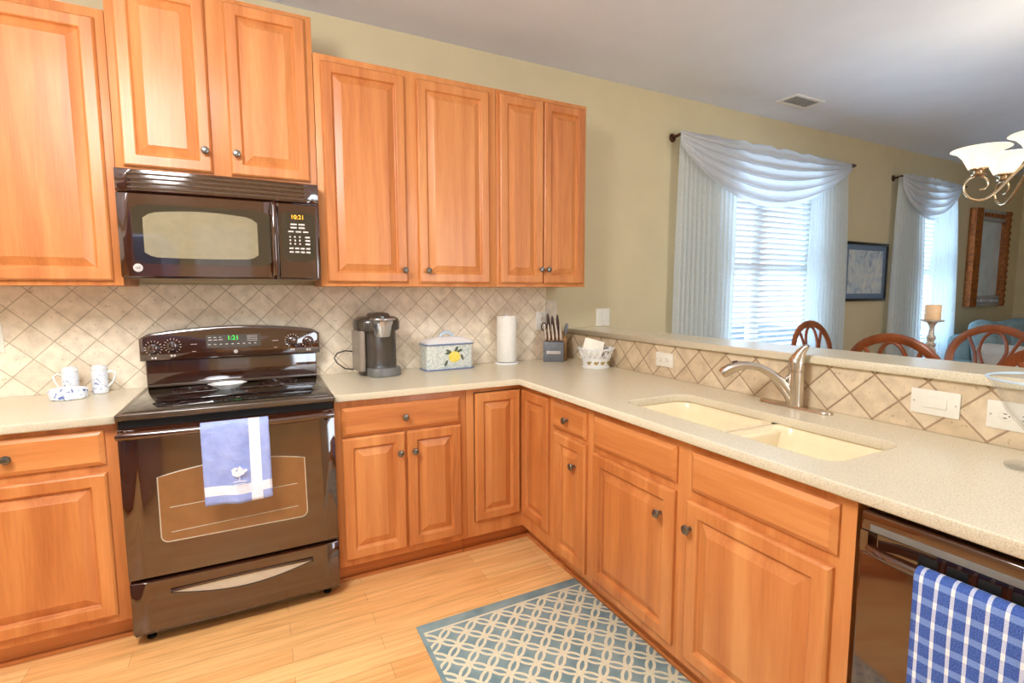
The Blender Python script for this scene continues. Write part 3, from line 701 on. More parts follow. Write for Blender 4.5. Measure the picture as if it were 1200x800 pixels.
# towel hanging on the oven handle
def hung_towel(w, front, back, bar_r, nu=22, wob=.004, seed=1, th=.0035):
    """local: u along x, hangs over a bar at the origin; front falls at -y. returns bmesh loops with uv"""
    rnd = random.Random(seed); ph = [rnd.uniform(0, 6) for _ in range(4)]
    path = []
    for i in range(13): path.append(('b', -back + back*i/12))
    for i in range(1, 8): path.append(('a', PI*i/8))
    for i in range(23): path.append(('f', -front*i/22))
    bm = bmesh.new(); uvl = bm.loops.layers.uv.new('UVMap'); rows = []
    for kind, q in path:
        row = []
        for j in range(nu+1):
            u = j/nu; x = u*w
            if kind == 'b': y, z, v = bar_r, q, front-q+PI*bar_r
            elif kind == 'a': y, z, v = bar_r*math.cos(q), bar_r*math.sin(q), front+bar_r*(PI-q)
            else: y, z, v = -bar_r, q, front+q
            if kind == 'f':
                k = min(1, -q/.08)
                y += k*wob*(math.sin(9*u+ph[0]+3*q) + .6*math.sin(17*u+ph[1]-6*q)) - k*wob*.9
                x += -q*.010*math.sin(5*u+ph[2])
                z += .004*math.sin(6*u+ph[3])*k*k
            row.append((bm.verts.new((x, y, z)), (u*w, v)))
        rows.append(row)
    for a, b in zip(rows, rows[1:]):
        for j in range(nu):
            q4 = (a[j], a[j+1], b[j+1], b[j]); f = bm.faces.new([p[0] for p in q4]); f.smooth = True
            for lp, p in zip(f.loops, q4): lp[uvl].uv = p[1]
    return bm
def towel_obj(name, bm, mat, label, cat, loc, rotz, th):
    me = bpy.data.meshes.new(name); bm.to_mesh(me); bm.free(); me.materials.append(M[mat])
    o = bpy.data.objects.new(name, me); COL.objects.link(o); o.location = loc; o.rotation_euler = (0, 0, rotz)
    md = o.modifiers.new('thick', 'SOLIDIFY'); md.thickness = th; md.offset = 1
    return tag(o, label, cat)
tw = towel_obj('dish_towel', hung_towel(.232, .300, .20, .0235, seed=4), 'periwinkle_towel', 'periwinkle blue dish towel with white bands and tree emblem on the oven handle', 'towel', (.270, -.7095, .847), 0, .0025)
mb = MB(); yy = -.0400; ex, ez = .122, -.172
rnd = random.Random(3)
for i in range(26):
    a = rnd.uniform(0, 2*PI); r = .022*math.sqrt(rnd.random())
    mb.lathe([(.0055, 0), (.0055, .0009), (.002, .0012)], 7, FRONT(ex+r*math.cos(a)*1.1, yy, ez+r*math.sin(a)*.85))
mb.tube([(ex, yy-.0006, ez-.01), (ex, yy-.0006, ez-.040)], .0014, 6)
mb.tube([(ex-.022, yy-.0006, ez-.041), (ex, yy-.0006, ez-.0395), (ex+.024, yy-.0006, ez-.042)], .0013, 6)
mb.tube([(ex-.020, yy-.0006, ez-.052), (ex, yy-.0006, ez-.050), (ex+.020, yy-.0006, ez-.053)], .001, 6)
mb.build('tree_emblem', 'towel_white', tw)

# ------------------------------------------------------------------ microwave
t = thing('microwave', 'black over the range microwave hung below the short cabinet', 'microwave', (0, 0, 0))
BX = (.381, .381)
MB().box(.006, .756, -.372, -.012, 1.420, 1.855, .003).build('body', 'black_gloss', t)
g = bulged(.004, .758, 1.764, 1.853, -.388, -.372, .018, *BX).build('vent_grille', 'black_gloss', t)
for i in range(4):
    z = 1.776+i*.018
    mb = MB(); L = []
    for j in range(21):
        x = .045+.675*j/20; y = -.388-.018*(1-((x-.381)/.381)**2)
        L.append([(x, y-.0012, z), (x, y-.0030, z+.004), (x, y-.0012, z+.008), (x, y+.006, z+.008), (x, y+.006, z)])
    mb.loops(L).build('louver', 'dark_gap' if i % 1 else 'brown_black', g)
d = bulged(.004, .572, 1.424, 1.760, -.388, -.372, .018, *BX).build('door', 'black_gloss', t)
fyy = lambda x: -.388-.018*(1-((x-.381)/.381)**2)
def curved_patch(poly_fn, n, off):
    pass
def bow_panel(x0, x1, zlo, zhi, off, n=20):
    mb = MB(); L = []
    for j in range(n+1):
        u = j/n; x = x0+(x1-x0)*u; e = .018 if j in (0, n) else (.005 if j in (1, n-1) else 0)
        zl, zh = zlo(u)+e, zhi(u)-e
        L.append([(x, fyy(x)+.004, zl), (x, fyy(x)-off, zl), (x, fyy(x)-off, zh), (x, fyy(x)+.004, zh)])
    return mb.loops(L)
fr = bow_panel(.052, .555, lambda u: 1.478, lambda u: 1.716, .0012).build('door_glass', 'black_glass', d)
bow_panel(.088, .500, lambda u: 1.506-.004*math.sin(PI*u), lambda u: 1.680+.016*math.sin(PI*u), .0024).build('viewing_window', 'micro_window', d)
hh = MB()
pts = [(.566, fyy(.566)-.0, 1.752), (.566, fyy(.566)-.022, 1.740), (.566, fyy(.566)-.034, 1.66), (.566, fyy(.566)-.036, 1.59), (.566, fyy(.566)-.034, 1.51), (.566, fyy(.566)-.022, 1.442), (.566, fyy(.566)-.0, 1.430)]
hh.tube(pts, [.013, .013, .0125, .0125, .0125, .013, .013], 12).build('door_handle', 'black_gloss', d)
e = MB().lathe([(.0165, 0), (.0165, .002), (.0145, .003), (.0135, .0022), (.001, .0022)], 28, FRONT(.062, fyy(.062)-.0002, 1.462)).build('round_emblem', 'emblem_grey', d)
mb = MB(); text_mb(mb, 'GE', .014, FRONT(.062, fyy(.062)-.0030, 1.462)); mb.build('emblem_script', 'slot_dark', e)
cp = bulged(.578, .758, 1.424, 1.760, -.388, -.372, .018, *BX).build('control_panel', 'black_gloss', t)
bow_panel(.596, .738, lambda u: 1.500, lambda u: 1.722, .0012, 10).build('keypad_glass', 'black_glass', cp)
def on_panel(mb, x0, x1, z0, z1):
    y = fyy((x0+x1)/2); mb.box(x0, x1, y-.0034, y-.0005, z0, z1)
mb = MB()
on_panel(mb, .622, .704, 1.686, 1.712); mb.build('display', 'black_glass', cp)
mb = MB(); text_mb(mb, '10:21', .026, Matrix.Translation((.664, fyy(.664)-.0040, 1.699)) @ Matrix.Rotation(math.radians(-2.2), 4, 'Z') @ Matrix.Rotation(PI/2, 4, 'X')); mb.build('display_digits', 'led_amber', cp)
keys = []
for i in range(2):
    for j in range(2): keys.append((.634+j*.034, .660+j*.034, 1.664-i*.015, 1.671-i*.015))
for j in range(3): keys.append((.624+j*.031, .646+j*.031, 1.632, 1.638))
for i in range(3):
    for j in range(3): keys.append((.628+j*.020, .634+j*.020, 1.608-i*.0155, 1.615-i*.0155))
    keys.append((.694, .714, 1.608-i*.0155, 1.615-i*.0155))
for i in range(2):
    for j in range(4): keys.append((.626+j*.0235, .643+j*.0235, 1.557-i*.0165, 1.564-i*.0165))
for kx0, kx1, kz0, kz1 in keys:
    mb = MB(); on_panel(mb, kx0, kx1, kz0, kz1); mb.build('key', 'key_white', cp)

# ------------------------------------------------------------------ dishwasher (peninsula, local frame as the cabinets)
t = thing('dishwasher', 'glossy black dishwasher under the near end of the counter', 'dishwasher', (PX, -2.272, 0), R90)
w = .600; y0 = FY
MB().box(.004, w, y0+.02, -.03, .10, .872, .002).build('body', 'black_gloss', t)
MB().box(.004, w, y0+.075, y0+.02, .012, .10).build('toe_panel', 'dark_gap', t)
d = MB().box(.010, w-.006, y0-.024, y0+.02, .112, .770, .006, 3).build('door', 'black_gloss', t)
c = MB().box(.010, w-.006, y0-.022, y0+.02, .818, .864, .005, 3).box(.010, .026, y0-.022, y0+.02, .770, .818).box(w-.022, w-.006, y0-.022, y0+.02, .770, .818).box(.026, w-.022, y0-.002, y0+.02, .770, .818).build('control_panel', 'black_gloss', t)
MB().box(.030, w-.026, y0-.0235, y0-.0215, .822, .838, .0008).build('button_strip', 'coffee_grey', c)
mb = MB()
for i in range(9): mb.box(.115+i*.050, .150+i*.050, y0-.0035, y0-.0015, .778, .802, .0008)
mb.build('vent_slots', 'dark_gap', c)
hp = [(.030+(w-.060)*i/16, y0-.026-.020*math.sin(PI*i/16)**.5 if 0 < i < 16 else y0-.018, 0.780) for i in range(17)]
MB().tube(hp, .0125, 12, flat=.9).build('door_handle', 'black_gloss', d)
towel_obj('dish_towel', hung_towel(.31, .50, .30, .0185, nu=34, wob=.003, seed=9), 'check_towel', 'blue and white checked terry towel over the dishwasher handle', 'towel', (PX+y0-.044, -2.272-.135, .780), R90, .006)

# ------------------------------------------------------------------ rug
mb = MB(); mb.box(0, .770, -1.30, 0, 0, .007, .003)
o = mb.build('kitchen_rug', 'rug_weave', loc=(.998, -1.014, .0005)); tag(o, 'teal and cream lattice runner rug in front of the sink cabinet', 'rug')

# ------------------------------------------------------------------ things on the counters
# coffee maker
t = thing('coffee_maker', 'dark single serve coffee maker with silver brew head beside the range', 'coffee maker', (1.058, -.150, ct), math.radians(10))
def ell(cx_, cy_, a, b, z, n=32, p=2.6, y_front=None):
    out = []
    for i in range(n):
        th = 2*PI*i/n; c_, s_ = math.cos(th), math.sin(th)
        x = cx_+a*math.copysign(abs(c_)**(2/p), c_); y = cy_+b*math.copysign(abs(s_)**(2/p), s_)
        out.append((x, y, z))
    return out
mb = MB(); mb.loops([ell(.012, .035, .098, .080, z) for z in (0, .01)] + [ell(.012, .035, .100, .082, .05), ell(.012, .035, .100, .082, .245)])
mb.build('back_body', 'coffee_body', t)
mb = MB(); mb.loops([ell(.006, .022, a, b, z) for a, b, z in ((.112, .094, .242), (.120, .100, .250), (.121, .101, .285), (.116, .096, .303), (.098, .080, .316), (.05, .045, .322))])
tp = mb.build('top_housing', 'coffee_body', t)
mb = MB(); mb.loops([ell(.002, -.015, a, b, z) for a, b, z in ((.056, .082, .300), (.056, .080, .322), (.046, .066, .336), (.022, .035, .342))]); mb.build('lid', 'coffee_body', tp)
mb = MB(); mb.lathe([(.040, 0), (.043, .004), (.053, .058), (.058, .070), (.060, .084), (.056, .090), (.046, .092)], 28, Matrix.Translation((.002, -.062, .212)))
bh = mb.build('brew_head', 'coffee_silver', t)
MB().tube([(-.058, -.050, .304), (-.050, -.105, .306), (-.02, -.126, .306), (.024, -.126, .306), (.054, -.105, .306), (.062, -.050, .304)], .008, 10, flat=.9).build('brew_handle', 'coffee_silver', bh)
mb = MB(); mb.loops([ell(.014, -.048, a, b, z) for a, b, z in ((.084, .066, 0), (.088, .070, .004), (.088, .070, .040), (.084, .066, .046), (.07, .052, .046), (.068, .050, .042))]); dt = mb.build('drip_tray', 'coffee_grey', t)
mb = MB(); mb.loops([ell(.014, -.048, .062, .045, z) for z in (.042, .047)]); mb.build('tray_grate', 'coffee_silver', dt)
MB().prism([(x, y) for x, y in rrect(-.112, -.078, -.040, .090, .014)], .03, .245, 'z', .003).build('water_tank', 'tank_clear', t)
mb = MB().tube([(-.06, .09, .035), (-.11, .075, .030), (-.16, .06, .040), (-.205, .045, .075), (-.222, .04, .105), (-.205, .042, .128), (-.165, .05, .138), (-.12, .075, .130), (-.07, .108, .115)], .0034, 8)
mb.build('power_cord', 'cable', t)

# lemon bread box
t = thing('ceramic_canister', 'rectangular cream ceramic box with blue rims and painted lemon', 'canister', (1.468, -.110, ct), math.radians(2))
def rr_loop(a, b, r, z): return [(x, y, z) for x, y in rrect(-a, a, -b, b, r, 5)]
MB().loops([rr_loop(.140, .060, .025, 0), rr_loop(.146, .066, .028, .008), rr_loop(.146, .066, .028, .140), rr_loop(.150, .070, .03, .150), rr_loop(.140, .06, .025, .152)]).build('box', 'scroll_ceramic', t, sharp=50)
for z in (.004, .148):
    MB().tube([(x, y, z) for x, y in rrect(-.150, .150, -.070, .070, .03, 5)], .0042, 8, closed=True).build('rim_band', 'rim_blue', t)
ld = MB().loops([rr_loop(.148, .068, .03, .152), rr_loop(.150, .070, .03, .160), rr_loop(.130, .056, .03, .172), rr_loop(.085, .036, .02, .186), rr_loop(.03, .015, .01, .190)]).build('lid', 'ceramic_white', t, sharp=50)
MB().tube([(-.045, 0, .180), (-.035, 0, .200), (-.012, 0, .214), (.012, 0, .214), (.035, 0, .200), (.045, 0, .180)], [.006, .008, .010, .010, .008, .006], 10).build('lid_handle', 'light_blue', ld)
mb = MB(); mb.loops([[(.022+r*1.1*math.cos(2*PI*i/20), y, .075+r*math.sin(2*PI*i/20)) for i in range(20)] for r, y in ((.034, -.064), (.032, -.068), (.022, -.071), (.004, -.072))]); mb.build('painted_lemon', 'lemon', t)
for lx, lz, an in ((-.012, .108, 150), (.034, .118, 60), (.054, .108, 20), (-.016, .098, 190), (.070, .070, -70), (-.030, .040, 240)):
    mb = MB(); L = []
    for r, y in ((1, -.0655), (.9, -.0678), (.2, -.0682)):
        L.append([(lx+math.cos(math.radians(an))*.020*r*math.cos(2*PI*i/14)-math.sin(math.radians(an))*.008*r*math.sin(2*PI*i/14), y, lz+math.sin(math.radians(an))*.020*r*math.cos(2*PI*i/14)+math.cos(math.radians(an))*.008*r*math.sin(2*PI*i/14)) for i in range(14)])
    mb.loops(L).build('painted_leaf', 'leaf_green', t)

# paper towels
t = thing('paper_towel_holder', 'white round paper towel stand by the lemon box', 'paper towel holder', (1.868, -.098, ct))
MB().lathe([(.074, 0), (.076, .004), (.072, .011), (.02, .014)], 32).build('base', 'ceramic_white', t)
MB().lathe([(.008, .012), (.008, .298), (.012, .301), (.010, .308), (.002, .310)], 16).build('post', 'ceramic_white', t)
mb = MB().lathe([(.019, .016), (.060, .016), (.0615, .018), (.0615, .298), (.060, .300), (.019, .300)], 36, cap0=False, cap1=False)
mb.bm.verts.ensure_lookup_table()
t2 = mb.build('paper_towel_roll', 'paper', loc=(1.868, -.098, ct)); tag(t2, 'upright white paper towel roll on its stand', 'paper towels')

# knife block, knives, scissors
BXY = (2.212, -.118); br_ = math.radians(-36)
t = thing('knife_block', 'grey knife block with pale label in the counter corner', 'knife block', (BXY[0], BXY[1], ct), br_)
MB().box(-.072, .060, -.068, -.012, 0, .128, .004).build('front_block', 'block_grey', t)
MB().prism([(-.012, 0), (.070, 0), (.070, .185), (-.012, .150)], -.072, .074, 'x', .003).build('rear_block', 'block_wood', t)
MB().box(-.050, .040, -.0705, -.0675, .050, .070, .001).build('label_plate', 'emblem_grey', t)
Rb = Matrix.Translation((BXY[0], BXY[1], ct)) @ Matrix.Rotation(br_, 4, 'Z')
def knife(label, lx, ly, z0, length, tilt, dark, lean=0.0):
    k = thing('kitchen_knife', label, 'knife', tuple(Rb @ Vector((lx, ly, z0))), br_, 'knives in the corner block')
    Mx = Matrix.Rotation(math.radians(tilt), 4, 'X') @ Matrix.Rotation(math.radians(lean), 4, 'Y')
    n = 7; L = []
    for i in range(n):
        u = i/(n-1); a = ((.0092 if dark else .0068)+.0022*math.sin(PI*u*1.4)); b = .014 if dark else .0085
        if i == n-1: a *= .6; b *= .7
        L.append([(a*math.cos(2*PI*j/10), b*math.sin(2*PI*j/10), .004+u*length) for j in range(10)])
    h_ = MB().loops(L, Mx=Mx).build('handle', 'handle_dark' if dark else 'handle_steel', k)
    MB().box(-.0062, .0062, -.010, .010, -.006, .006, .001, Mx=Mx).build('bolster', 'handle_dark' if not dark else 'pewter', k)
    return k
for i, x_ in enumerate((-.058, -.033, -.008, .017, .042)):
    knife('steel handled knife, %s in the front row of the block' % ('leftmost', 'second from left', 'middle one', 'second from right', 'rightmost')[i], x_, -.040, .130, .105, -4, False, -5)
for i, (x_, l_) in enumerate(((-.040, .135), (-.012, .120), (.022, .128))):
    knife('dark brown handled knife, %s in the back row of the block' % ('leftmost', 'middle one', 'rightmost')[i], x_, .018, .168, l_, -4, True, -5)
sc_ = thing('scissors', 'kitchen scissors with open loop handle at left side of the knife block', 'scissors', tuple(Rb @ Vector((-.068, -.006, .152))), br_)
sc_.location = tuple(Rb @ Vector((-.062, .006, .162)))
MB().tube([(-.012+.017*math.cos(2*PI*i/18), 0, .058+.026*math.sin(2*PI*i/18)) for i in range(18)], .0038, 8, closed=True).build('loop_handle', 'handle_dark', sc_)
MB().tube([(.006, 0, -.004), (-.002, 0, .034)], .005, 8).build('shank', 'steel_grey', sc_)
sh = thing('sharpening_steel', 'short grey handled tool at right end of the knife block', 'sharpening steel', tuple(Rb @ Vector((.064, .030, .172))), br_)
MB().tube([(0, 0, -.004), (.003, 0, .02), (.010, 0, .062), (.012, 0, .070)], [.008, .010, .011, .006], 10).build('handle', 'block_grey', sh)

# napkin basket
t = thing('ceramic_basket', 'white pierced ceramic basket holding napkins by the half wall', 'basket', (2.262, -.495, ct))
MB().lathe([(.060, 0), (.078, 0), (.082, .005), (.082, .010), (.076, .013), (.079, .030), (.084, .060), (.0855, .063), (.082, .063), (.076, .030), (.070, .014), (.01, .012)], 40).build('bowl', 'ceramic_white', t)
mb = MB(); n = 18
for i in range(n):
    for sgn in (1, -1):
        pts = []
        for j in range(5):
            u = j/4; a = 2*PI*(i+sgn*u*1.0)/n; r = .084+.017*u; pts.append((r*math.cos(a), r*math.sin(a), .062+.050*u))
        mb.tube(pts, .0032, 6)
mb.build('lattice', 'ceramic_white', t)
MB().tube([(.104*math.cos(2*PI*i/40), .104*math.sin(2*PI*i/40), .114+.003*math.cos(20*2*PI*i/40)) for i in range(40)], .0055, 8, closed=True).build('rim', 'ceramic_white', t)
for a_ in (205, 235, 262, 295):
    mb = MB()
    for k in range(5):
        a = math.radians(a_+k*3.2-6); r = .0815
        mb.lathe([(.006, 0), (.005, .002), (.001, .003)], 8, Matrix.Translation((r*math.cos(a), r*math.sin(a), .034+.006*math.sin(k*2.1))) @ Matrix.Rotation(a, 4, 'Z') @ Matrix.Rotation(PI/2, 4, 'Y'))
    mb.build('floral_relief', 'floral_gold', t)
mb = MB()
for i in range(7):
    mb.box(-.058, .058, -.018+i*.0062, -.0125+i*.0062, -.050, .072-.001*i, .002)
o = mb.build('napkin_stack', 'napkin', loc=(2.250, -.472, ct+.092)); o.rotation_euler = (math.radians(-16), math.radians(14), math.radians(-32))
tag(o, 'folded cream paper napkins standing in the white basket', 'napkins')

# blue and white china at the left
def shaker(label, x, y, hand):
    t = thing('china_pitcher', label, 'pitcher', (x, y, ct), 0, 'blue and white china on the left counter')
    MB().lathe([(.024, 0), (.029, .003), (.030, .02), (.030, .085), (.029, .100), (.0285, .105)], 24).build('body', 'painted_ceramic', t)
    MB().lathe([(.0295, .104), (.031, .108), (.029, .118), (.020, .127), (.002, .130)], 24).build('top', 'ceramic_white', t)
    MB().tube([(hand*.028, 0, .092), (hand*.044, 0, .098), (hand*.056, 0, .088), (hand*.055, 0, .070), (hand*.044, 0, .046), (hand*.028, 0, .030)], .0042, 8).build('handle', 'ceramic_white', t)
    return t
shaker('small blue and white china pitcher with handle on its left', -.262, -.085, -1)
shaker('small blue and white china pitcher beside the range, handle on its right', -.160, -.080, 1)
t = thing('butter_dish', 'low blue and white oval lidded dish in front of the two pitchers', 'dish', (-.246, -.185, ct), math.radians(4))
def ov(a, b, z, n=32): return [(a*math.cos(2*PI*i/n), b*math.sin(2*PI*i/n), z) for i in range(n)]
MB().loops([ov(.055, .034, 0), ov(.062, .040, .004), ov(.066, .044, .030), ov(.064, .042, .034)]).build('base', 'painted_ceramic', t)
l_ = MB().loops([ov(.067, .045, .033), ov(.067, .045, .039), ov(.055, .036, .050), ov(.02, .014, .055)]).build('lid', 'painted_ceramic', t)
MB().lathe([(.006, .052), (.005, .058), (.010, .064), (.008, .070), (.001, .072)], 14).build('lid_knob', 'ceramic_white', l_)

# glass pedestal bowl at the right edge of the counter
t = thing('pedestal_bowl', 'clear glass footed bowl on the counter at the right edge', 'bowl', (2.205, -2.435, ct))
MB().lathe([(.082, 0), (.084, .004), (.050, .010), (.014, .020), (.012, .060), (.018, .080), (.055, .098), (.088, .140), (.118, .205), (.131, .226), (.128, .228), (.114, .207), (.084, .143), (.052, .102), (.015, .088), (.002, .087)], 48).build('glass', 'bowl_glass', t)
MB().tube([(.130*math.cos(2*PI*i/48), .130*math.sin(2*PI*i/48), .2265) for i in range(48)], .0030, 8, closed=True).build('rim', 'light_blue', t)

# ------------------------------------------------------------------ outlets and switches
def plate(label, cat, name, Mx, w, h, kind):
    t = bpy.data.objects.new(name, None); COL.objects.link(t); t.matrix_world = Mx; t.empty_display_size = .05; tag(t, label, cat)
    MB().box(-w/2, w/2, -.006, 0, -h/2, h/2, .0025).build('cover_plate', 'plate_white', t)
    if kind == 'outlet':
        hor = w > h
        for s_ in (-1, 1):
            cx_, cz_ = (s_*.020, 0) if hor else (0, s_*.020)
            r_ = MB().lathe([(.0165, 0), (.0165, .0085), (.0155, .0092), (.001, .0092)], 24, FRONT(cx_, 0, cz_)).build('receptacle', 'plate_white', t)
            mb = MB()
            for q in (-1, 1):
                if hor: mb.box(cx_-.004, cx_+.004, -.0098, -.0088, q*.006-.0012, q*.006+.0012)
                else: mb.box(q*.006-.0012, q*.006+.0012, -.0098, -.0088, cz_-.004, cz_+.004)
            mb.lathe([(.002, .0088), (.002, .0098)], 8, FRONT(cx_+(.009 if hor else 0), 0, cz_-(0 if hor else .009))); mb.build('slots', 'slot_dark', r_)
    elif kind == 'rocker':
        n = 2 if w > .1 and h > .1 else 1
        for i in range(n):
            cx_ = (i-(n-1)/2)*.046
            a, b = (.034, .066) if h > .1 else (.066, .034)
            MB().box(cx_-a/2, cx_+a/2, -.010, -.005, -b/2, b/2, .002).build('rocker', 'plate_white', t)
    mb = MB()
    for s_ in (-1, 1):
        mb.lathe([(.003, .0055), (.003, .0068), (.001, .0072)], 10, FRONT(*((s_*(w/2-.010), 0, 0) if w > h else (0, 0, s_*(h/2-.010)))))
    mb.build('screws', 'emblem_grey', t)
    return t
def back(x, y, z): return Matrix.Translation((x, y, z))
def side(y, z): return Matrix.Translation((2.376, y, z)) @ Matrix.Rotation(-PI/2, 4, 'Z')
plate('white outlet on the back wall tile behind the knives', 'outlet', 'wall_outlet', back(2.166, -.010, 1.172), .078, .122, 'outlet')
plate('white outlet at far left of the backsplash, cut by the left picture edge', 'outlet', 'wall_outlet', back(-.528, -.010, 1.172), .078, .122, 'outlet')
plate('white double rocker switch on the painted wall above the bar ledge', 'light switch', 'light_switch', back(2.682, 0, 1.181), .120, .124, 'rocker')
plate('white horizontal outlet on the half wall between basket and faucet', 'outlet', 'wall_outlet', side(-.940, 1.006), .124, .074, 'outlet')
plate('white horizontal rocker switch on the half wall right of the faucet', 'light switch', 'light_switch', side(-2.120, 1.008), .130, .080, 'rocker')
plate('white horizontal outlet on the half wall behind the glass bowl', 'outlet', 'wall_outlet', side(-2.310, 1.004), .126, .082, 'outlet')

# ------------------------------------------------------------------ dining windows: blinds, rods, sheers, scarves
def blind(label, w):
    a, b, z0, z1 = w; t = thing('window_blind', label, 'blind', ((a+b)/2, .045, 0), 0, None)
    hw = (b-a)/2-.008
    MB().box(-hw, hw, -.028, .028, z1-.055, z1-.004, .004).build('head_rail', 'blind_white', t)
    z = z1-.085; first = None; k = 0
    mb = MB(); mb.box(-hw, hw, -.024, .024, -.0015, .0015, .001, Mx=Matrix.Rotation(math.radians(-40), 4, 'X'))
    first = mb.build('slat', 'blind_white', t, loc=(0, 0, z))
    while z-.046 > z0+.05:
        z -= .046; s_ = first.copy(); COL.objects.link(s_); s_.location = (0, 0, z)
    MB().box(-hw, hw, -.022, .022, z0+.006, z0+.026, .003).build('bottom_rail', 'blind_white', t)
    for x_ in (-hw*.7, 0, hw*.7):
        MB().tube([(x_, -.027, z1-.06), (x_, -.027, z0+.02)], .0011, 5).build('ladder_cord', 'blind_white', t)
    return t
blind('white slatted blind in the nearer dining window', W1)
blind('white slatted blind in the farther window beside the mirror', W2)
def rod(label, x0, x1, z):
    t = thing('curtain_rod', label, 'curtain rod', ((x0+x1)/2, 0, z)); h = (x1-x0)/2
    MB().tube([(-h, -.012, 0), (-h, -.085, 0.006), (-h+.02, -.115, .006), (-h+.05, -.120, .004), (h-.05, -.120, .004), (h-.02, -.115, .006), (h, -.085, .006), (h, -.012, 0)], .011, 10).build('rod', 'bronze', t)
    for s_ in (-1, 1):
        MB().lathe([(.032, 0), (.030, .006), (.018, .012), (.012, .014)], 18, FRONT(s_*h, 0, 0)).build('wall_rosette', 'bronze', t)
    return t
rod('bronze wraparound curtain rod over the nearer dining window', 3.300, 5.450, 2.500)
rod('bronze wraparound curtain rod over the farther window', 6.300, 7.560, 2.500)
def sheer(label, xt0, xt1, xb0, xb1, ztop, y, folds, seed):
    rnd = random.Random(seed); ph = [rnd.uniform(0, 6) for _ in range(5)]
    mb = MB(); nx, nz = folds*8, 22; L = []
    for k in range(nz+1):
        v = k/nz; z = ztop + (.03-ztop)*v; row = []
        for i in range(nx+1):
            u = i/nx; w_ = v**.6
            x = (xt0+(xt1-xt0)*u)*(1-w_) + (xb0+(xb1-xb0)*u)*w_
            am = .010+.014*min(1, v*3)
            yy = y + am*math.sin(2*PI*folds*u + .5*math.sin(5*u+ph[0]+1.5*v)) + .008*math.sin(7*u+ph[1]+2*v)
            row.append((x, yy, z))
        L.append(row)
    o = mb.loops(L, False, False, closed=False).build('sheer_curtain', 'sheer', sharp=180)
    return tag(o, label, 'curtain')
sheer('white sheer curtain panel left of the nearer dining window', 3.285, 3.90, 3.270, 3.900, 2.49, -.092, 13, 1)
sheer('white sheer curtain panel right of the nearer dining window, beside the picture', 4.86, 5.35, 4.88, 5.460, 2.49, -.092, 11, 2)
sheer('white sheer curtain panel left of the farther window', 6.23, 6.68, 6.20, 6.840, 2.49, -.092, 11, 3)
sheer('white sheer curtain panel right of the farther window, beside the mirror', 7.03, 7.40, 7.00, 7.610, 2.49, -.092, 11, 4)
def scarf(label, x0, x1, z, drop, skew, seed):
    """draped valance: top edge gathers on the rod, folds swag below"""
    mb = MB(); nu, nv = 72, 130; L = []
    for k in range(nv+1):
        v = k/nv; row = []
        for i in range(nu+1):
            u = i/nu
            x = x0 + (x1-x0)*u
            s_ = math.sin(PI*u**skew)
            prof = s_**.9
            top = z + .034 + .010*s_ + (1-v)**3*s_*(.007*math.sin(46*u) + .004*math.sin(83*u))
            sag = (.070 + (drop+.045)*prof)
            zz = top - sag*v
            g = .25+.75*s_
            g2 = math.sin(PI*min(1, max(0, .06+.88*u)))
            p = (5.4*v + .10*math.sin(5*u) + .0) % 1.0
            saw = (p/.80)**.8 if p < .80 else 1-(p-.80)/.20
            yy = -.130 - .020*g*math.sin(PI*v) - .062*g2*saw
            zz -= .016*g2*saw
            row.append((x, yy, zz))
        L.append(row)
    o = mb.loops(L, False, False, closed=False).build('scarf_valance', 'sheer_swag', sharp=180)
    md = o.modifiers.new('thick', 'SOLIDIFY'); md.thickness = .003
    return tag(o, label, 'curtain')
scarf('white sheer scarf draped across the nearer dining window', 3.245, 5.33, 2.475, .36, .88, 1)
scarf('white sheer scarf draped across the farther window', 6.20, 7.38, 2.475, .30, .80, 2)

# framed picture
t = thing('framed_picture', 'black framed floral print with blue mat between the dining windows', 'picture', (5.885, 0, 1.552))
fw, fh = .375, .288
def frame(mb, hw, hh, wd, y0, y1, bev=.006):
    mb.box(-hw, hw, y0, y1, hh-wd, hh, bev).box(-hw, hw, y0, y1, -hh, -hh+wd, bev).box(-hw, -hw+wd, y0, y1, -hh+wd, hh-wd, bev).box(hw-wd, hw, y0, y1, -hh+wd, hh-wd, bev); return mb
frame(MB(), fw, fh, .026, -.030, -.002).build('frame', 'picture_black', t)
MB().box(-fw+.026, fw-.026, -.016, -.004, -fh+.026, fh-.026).build('mat', 'picture_mat', t)
MB().box(-fw+.080, fw-.080, -.019, -.0165, -fh+.075, fh-.078).build('print', 'floral_print', t)

# ornate mirror
t = thing('wall_mirror', 'tall ornate brown and silver framed mirror above the teal sofa', 'mirror', (8.43, 0, 1.750))
hw, hh = .47, .575
for s_ in (-1, 1):
    mb = MB(); xa_ = s_*(hw-.075)
    prof = [(-.075, -.004), (-.075, -.060), (-.055, -.085), (-.030, -.070), (.000, -.082), (.030, -.060), (.055, -.066), (.075, -.036), (.075, -.004)]
    mb.loops([[(xa_+s_*(-1)*q*-1*s_*s_, y, z) for q, y in prof] for z in (-hh, hh)]); mb.build('side_rail', 'gilt_brown', t)
for s_ in (-1, 1):
    mb = MB().box(-hw+.150, hw-.150, -.062, -.004, min(s_*hh, s_*(hh-.13)), max(s_*hh, s_*(hh-.13)), .012); r_ = mb.build('end_rail', 'frame_silver', t)
    mb = MB()
    for k in range(7):
        x_ = -.24+.08*k; mb.lathe([(.030, 0), (.026, .012), (.012, .022), (.001, .024)], 10, FRONT(x_, -.060, s_*(hh-.065)))
    mb.build('carved_rosettes', 'gilt_brown' if s_ > 0 else 'frame_silver', r_)
mb = MB()
for k in range(15):
    z_ = -hh+.05+k*.077; mb.lathe([(.036, 0), (.030, .014), (.012, .026), (.001, .028)], 9, FRONT(hw-.060, -.060, z_))
mb.build('carved_leaves', 'gilt_brown', t)
